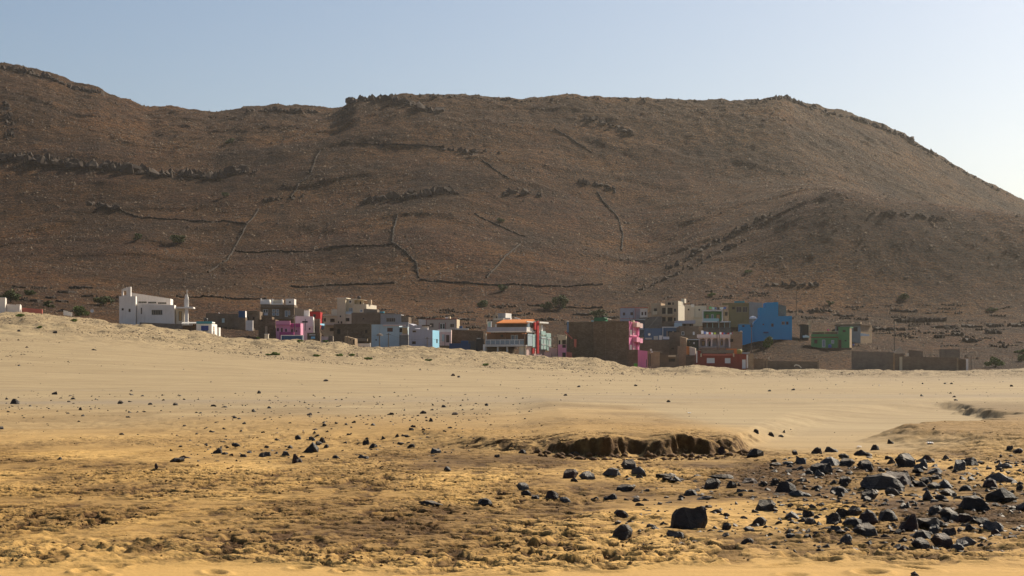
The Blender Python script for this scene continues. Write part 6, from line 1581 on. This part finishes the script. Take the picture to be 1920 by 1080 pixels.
ywall("tallest block wall panel below the green house", 1597, 1676, 658.4, 692, 382, BLOCKG, 660.6, [(1674.6, 1678, 662, BLOCKT)])
ywall("dark block wall with a leaning tan post at its left end", 1678.4, 1795, 668.6, 695, 380, BLOCK, 670.4, [(1686.6, 1691.8, 669, CREAM), (1794, 1797, 671, BLOCKT)])
ywall("raised grey block panel behind the dark wall", 1762, 1799.6, 654.6, 694, 386, BLOCKG, 655)
ywall("last short block wall ending at a white post", 1797.4, 1812, 673, 694.6, 380, BLOCKD, 674, [(1811.6, 1815.4, 673, WHITE)])
ywall("broken wall stub above the dark wall", 1704, 1730, 656, 672, 392, BLOCK, 659)
h = House("roof_hood", "small pyramid-roofed lean-to above the right-hand walls", "shed", 1676, 672, 384)
V = [(h.u(1676), 0, h.v(663, 0)), (h.u(1696), 0, h.v(662.6, 2)), (h.u(1695), 2.2, h.v(661, 2, 2.2)), (h.u(1677), 2.2, h.v(661, 0, 2.2)), (h.u(1689, 1), 1, h.v(649.6, 1, 1))]
h.mesh("roof", V, [(0, 1, 4), (1, 2, 4), (2, 3, 4), (3, 0, 4), (3, 2, 1, 0)], TAN); h.wall(1678, 1695, 663.2, 672, BLOCK, w=.2, dep=1.8); h.box("cap_stone", 1699.6, 1704, 662, 668, .2, .8, CREAM2)
h = House("broken_arch", "little pale arched stone lying against the walls", "stone", 1489, 694, 379)
V = []; Fc = []
for k in range(6): tube(V, Fc, (h.u(1489.4) + .5 * (1 - math.cos(k * .45)) * 1.6, 0, h.v(689.5, 0) + .62 * math.sin(k * .45 + .5)), (h.u(1489.4) + .5 * (1 - math.cos((k + 1) * .45)) * 1.6, 0, h.v(689.5, 0) + .62 * math.sin((k + 1) * .45 + .5)), .13, .13)
h.mesh("arch", V, Fc, CREAM2)
# --- green house and grey house
h = House("green_house", "green house with red trim and a taller right-hand tower", "house", 1520, 660, 416, 18)
h.wall(1521, 1571.8, 626.4, 652, GREEN, dep=6, op=[(1526.6, 1532.6, 637, 644, 'r', 1), (1541.4, 1547.4, 637, 651, 'w', 'door'), (1558.6, 1564, 637.6, 644, 'w', 1)]); h.wall(1572, 1593, 614.2, 652, GREEN, w=-.2, dep=7, sx=1597, smat=BLOCKT, op=[(1580, 1585.6, 618.8, 622.6, 'r'), (1583.4, 1587.4, 637.6, 640, 'd'), (1572.6, 1577.6, 637, 652, 'r', 'door')])
h.box("string_course", 1520, 1572, 631.6, 633.2, -.14, -.01, RED); h.box("corner_trim", 1571, 1572, 633.3, 652, -.14, -.01, RED); h.box("plinth", 1519.6, 1597, 652.2, 672, -.7, 6, BLOCKD); h.box("terrace_rail", 1521, 1571, 621.4, 622.4, 3, 3.1, TAN); h.wall(1522, 1571, 622.6, 627, BLOCKD, w=4, dep=.3, down=.2)
for a in (1522, 1546, 1570): h.box("rail_post", a, a + .7, 622.5, 626.4, 3, 3.1, TAN)
h.box("roof_edge", 1571.6, 1594, 612.8, 614, -.3, 6, GREEN)
cyl_tank("water_tank", "dark blue barrel in front of the green house", 1556, 652, 6.5, 6.4, 413.6, C_BLUE)
h = House("grey_flat_house", "grey flat-roofed house behind the green one with corrugated side", "house", 1565, 640, 438, 33)
h.wall(1566, 1613.6, 610.4, 636, GREY, dep=8, sx=1635, smat=BLOCKT, op=[(1600, 1608, 613, 621.4, 'd'), (1568, 1575, 612, 620, 'd')]); h.box("roof_slab", 1564, 1615, 608, 610.2, -.5, 7, BLOCK); h.box("roof_bundle", 1603, 1613, 603.4, 608, 1, 2, TAN)
h = House("white_tarp", "crumpled white tarpaulin beside the grey flat house", "tarpaulin", 1614, 632, 428)
for k, (a, b) in enumerate(((1614.6, 1622), (1621, 1630))): h.box("fold", a, b, 624.8 + k * .8, 630, k * .3, k * .3 + .9, C_WHITE, ytr=626 + k)
h = House("white_tarp", "crumpled white sheet on rubble left of the green house", "tarpaulin", 1506, 634, 424)
for k, (a, b) in enumerate(((1506, 1512), (1511, 1517.6))): h.box("fold", a, b, 629 - k, 633, k * .3, k * .3 + .7, C_WHITE, ytr=628.4 + k * 2)
h = House("dark_hut", "dark lean-to hut with bleached poles left of the green house", "hut", 1502, 628, 428)
h.wall(1503, 1516, 609, 626, DARK, dep=2.5)
for a in (1516.4, 1519): h.box("pole", a, a + 1.2, 601, 624, -.1, .1, TAN)

# ------------------------------------------------------------------ poles, wires, parasol, people
def pole(label, px, yt, yb, D, arm=0.0, r=.11, mat=POLE, lamp=False):
    p = pix(px, yb, D); top = pix(px, yt, D).z - p.z
    root = empty("utility_pole" if not lamp else "street_lamp", p)
    V = []; Fc = []; tube(V, Fc, (0, 0, -1.0), (0, 0, top), r, r * .7, 8); link_mesh("shaft", V, Fc, mat, root)
    if arm:
        V = []; Fc = []; tube(V, Fc, (-arm, 0, top - .35), (arm, 0, top - .35), .05, .05, 6); link_mesh("crossarm", V, Fc, mat, root)
        for q in (-arm * .9, 0, arm * .9):
            V = []; Fc = []; tube(V, Fc, (q, 0, top - .32), (q, 0, top - .14), .04, .03, 6); link_mesh("insulator", V, Fc, WFRAME, root)
    if lamp:
        V = []; Fc = []; tube(V, Fc, (0, 0, top - .1), (.5, -.4, top + .1), .04, .04, 6); link_mesh("arm", V, Fc, METAL, root)
        V = []; Fc = []; tube(V, Fc, (.4, -.35, top + .08), (.75, -.62, top + .12), .12, .08, 8); link_mesh("lamp_head", V, Fc, WFRAME, root)
    return tag(root, label, "lamp post" if lamp else "utility pole", "village poles", "thing"), p + Vector((0, 0, top - .2))
tops = []
for (lb, a, b, c, D, arm, lamp) in [
 ("pole with three insulators in front of the pale blue house", 728.5, 624, 650, 377, .5, False), ("pole in front of the tan stone hut", 651.5, 619, 651, 370, 0, False),
 ("thin pole in front of the white sign-bar house", 552.6, 590, 630, 394, .4, False), ("thin pole in front of the lilac house", 801, 632, 652, 377, .5, False),
 ("pole with a dark bracket in front of the orange-roofed house's corner", 983, 624, 662, 366, .3, False), ("pole in front of the cream and pink shell", 1045.4, 632, 670, 374, 0, False),
 ("lamp post before the low tan block house", 1217.6, 661, 690, 374, 0, True), ("tall pole in front of the arcade house", 1348.6, 600, 656, 388, .5, False),
 ("second thinner pole beside the tall arcade-house pole", 1344.6, 622, 656, 389, 0, False), ("pole in front of the stepped blue house", 1409, 606, 676, 396, .4, False),
 ("lone pole on the slope right of the green house", 1677, 604, 664, 424, 0, False), ("pole on the slope behind the stepped blue house", 1493, 545, 586, 500, .4, False), ("thin pole right of the last yard wall", 1821, 668, 694, 383, 0, False)]:
    tops.append(pole(lb, a, b, c, D, arm, .11, POLE, lamp)[1])
def wire(label, a, b, sag, k):
    V = []; Fc = []; n = 16; P = []
    for i in range(n + 1):
        f = i / n; p = a.lerp(b, f); p.z -= sag * 4 * f * (1 - f); P.append(p)
    for p, q in zip(P[:-1], P[1:]): tube(V, Fc, p, q, .016, .016, 4)
    tag(link_mesh("overhead_wire", V, Fc, WIRE), label, "wire", "overhead wires", "thing")
wire("overhead wire from the pale blue house pole to the lilac house pole", tops[0], tops[3], .8, 0); wire("overhead wire from the stone hut pole to the pale blue house pole", tops[1], tops[0], .6, 1)
wire("overhead wire from the lilac house pole to the orange house pole", tops[3], tops[4], 1.4, 2); wire("overhead wire from the orange house pole to the pink shell pole", tops[4], tops[5], .6, 3)
wire("overhead wire between the arcade house and blue house poles", tops[7], tops[9], .6, 4); wire("diagonal stay wire across the mid-blue house", pix(1234, 593, 424), pix(1199, 632, 400), .2, 5)
h = House("thatched_parasol", "thatched palm parasol in front of the pale blue house", "parasol", 711.5, 650, 380)
V = []; Fc = []; n = 14; V.append((0, 0, h.v(624.4, 0)))
for r, yv in ((.35, 625.6), (.62, 627.2), (.80, 629.6)):
    for k in range(n): rr_ = r * (1 + .1 * math.sin(k * 5.1)); V.append((rr_ * math.cos(6.2832 * k / n), rr_ * math.sin(6.2832 * k / n), h.v(yv, 0)))
for k in range(n):
    Fc.append((0, 1 + k, 1 + (k + 1) % n))
    for j in range(2): Fc.append((1 + j * n + k, 1 + (j + 1) * n + k, 1 + (j + 1) * n + (k + 1) % n, 1 + j * n + (k + 1) % n))
h.mesh("thatch", V, Fc, BLOCKG); V = []; Fc = []; tube(V, Fc, (0, 0, -1), (0, 0, h.v(625.5, 0)), .13, .11, 8); h.mesh("post", V, Fc, POLE)
def dish(label, px, py, D, r):
    h_ = House("satellite_dish", label, "satellite dish", px, py, D); V = [(0, 0, 0)]; Fc = []; n = 12
    for j, q in enumerate((.5, 1.0)):
        for k in range(n): V.append((r * q * math.cos(6.2832 * k / n), -.28 * r * q * q, r * q * math.sin(6.2832 * k / n)))
    for k in range(n): Fc += [(0, 1 + k, 1 + (k + 1) % n), (1 + k, 1 + n + k, 1 + n + (k + 1) % n, 1 + (k + 1) % n)]
    n0 = len(V); V += [(a, b + .03, c) for a, b, c in V]; Fc += [tuple(n0 + i for i in reversed(f)) for f in Fc]
    h_.mesh("reflector", V, Fc, WHITE2); V = []; Fc = []; tube(V, Fc, (0, .05, -r * 1.4), (0, .05, 0), .04, .04); h_.mesh("mast", V, Fc, METAL)
dish("round satellite dish on the arcade house's right corner", 1389.6, 622.6, 394, .32); dish("small satellite dish on the junk-strewn roof", 1217.4, 627, 396, .3); dish("satellite dish on the low tan block house", 1220.6, 656, 380, .26); dish("satellite dish behind the church porch", 173, 582.6, 400, .42)
def person(label, px, py, D, hgt, shirt, trousers, lean=0.0, arm=0.3):
    me = bpy.data.meshes.new("person"); k = hgt / 1.75
    P = [(0,0,.95),(0,0,1.15),(0,0,1.42),(0,-.01,1.53),(0,-.02,1.64),(0,-.02,1.74),(.19,0,1.40),(.27+arm*.3,-.08,1.14),(.27+arm*.4,-.22,.95),(-.19,0,1.40),(-.27-arm*.1,-.02,1.13),(-.29-arm*.1,-.10,.90),(.10,0,.88),(.13,-.06,.50),(.13,.03,.09),(.13,-.14,.05),(-.10,0,.88),(-.12,.06,.50),(-.12,.12,.09),(-.12,-.05,.05)]
    E = [(0,1),(1,2),(2,3),(3,4),(4,5),(2,6),(6,7),(7,8),(2,9),(9,10),(10,11),(0,12),(12,13),(13,14),(14,15),(0,16),(16,17),(17,18),(18,19)]
    R = [.15,.15,.16,.06,.10,.09,.075,.055,.04,.075,.055,.04,.10,.075,.05,.045,.10,.075,.05,.045]
    me.from_pydata([(x * k + lean * z * .2, y * k, z * k) for x, y, z in P], E, [])
    o = bpy.data.objects.new("person_cage", me); COL.objects.link(o)
    sk = o.modifiers.new("s", 'SKIN'); ly = me.skin_vertices[0].data
    for v, r in zip(ly, R): v.radius = (r * k, r * k)
    ly[0].use_root = True
    sb = o.modifiers.new("d", 'SUBSURF'); sb.levels = 1; sb.render_levels = 1
    dg = bpy.context.evaluated_depsgraph_get(); em = bpy.data.meshes.new_from_object(o.evaluated_get(dg)); bpy.data.objects.remove(o)
    for m in (C_SKIN, shirt, trousers, C_DARK): em.materials.append(m)
    for f in em.polygons:
        z = f.center.z / k; f.use_smooth = True
        f.material_index = 3 if z > 1.69 else (0 if z > 1.48 or (z < 1.1 and abs(f.center.x) / k > .25) else (1 if z > .93 else (2 if z > .14 else 3)))
    em.name = "person"; p = Vector(pix(px, py, D)); ob = bpy.data.objects.new("person", em); COL.objects.link(ob); ob.location = p; ob.rotation_euler = (0, 0, .4)
    return tag(ob, label, "person", None, "thing")
person("person in a pink top standing on the green house terrace", 1552.6, 627, 420, 1.55, C_PINK, C_DARK, 0.1, .5)
person("person in a blue shirt walking beside the green house", 1600, 655, 414.5, 1.6, C_BLUE, CONC, 0.05, .3)
# litter lying on the sand
def litter(label, px, py, w, h_, seed):
    x, y, z = hit(px, py, 9, 372, 1500); s = y / F; rr = random.Random(seed)
    V, Fc = cloth_mesh(w * s, w * s * 1.5, seed, 5, 5)
    V = [(a, b_ * .0 - c * 1.0, .03 + h_ * s * abs(math.sin(i * 1.7 + seed)) * .7) for i, (a, b_, c) in enumerate(V[:36])]
    n0 = len(V); Fc = Fc[:25]; V += [(a, b_, c - .02) for a, b_, c in V]; Fc = Fc + [tuple(n0 + k for k in reversed(f)) for f in Fc]
    o = link_mesh("litter_sheet", V, Fc, C_WHITE, None, True); o.location = (x, y, z); tag(o, label, "litter", "litter on the sand", "thing")
litter("white scrap of plastic on the brown mound at the right", 1746, 834, 11, 2, 3); litter("white scrap beside the stones at the mound's left tip", 1612, 841, 7, 2, 4); litter("white scrap on the sand above the eroded bank", 1293, 776, 6, 1.5, 5)
# ------------------------------------------------------------------ haze in the air
def build_haze():
    x, y0, y1, z0, z1 = 2600, -950, 2600, -2.4, 330
    bm = bmesh.new()
    bmesh.ops.create_cube(bm, size=1.0)
    for v in bm.verts:
        v.co = Vector((v.co.x * 2 * x, y0 + (v.co.y + 0.5) * (y1 - y0), z0 + (v.co.z + 0.5) * (z1 - z0)))
    me = bpy.data.meshes.new("haze"); bm.to_mesh(me); bm.free()
    m = bpy.data.materials.new("haze_air"); m.use_nodes = True
    nt = m.node_tree; nt.nodes.clear()
    out = nt.nodes.new("ShaderNodeOutputMaterial"); pv = nt.nodes.new("ShaderNodeVolumePrincipled")
    pv.inputs["Color"].default_value = (0.95, 0.90, 0.83, 1)
    pv.inputs["Density"].default_value = HAZE_DENSITY
    pv.inputs["Anisotropy"].default_value = 0.65
    nt.links.new(pv.outputs[0], out.inputs["Volume"])
    me.materials.append(m)
    o = bpy.data.objects.new("haze", me); COL.objects.link(o); o["kind"] = "stuff"
HAZE_DENSITY = 0.00006
build_haze()
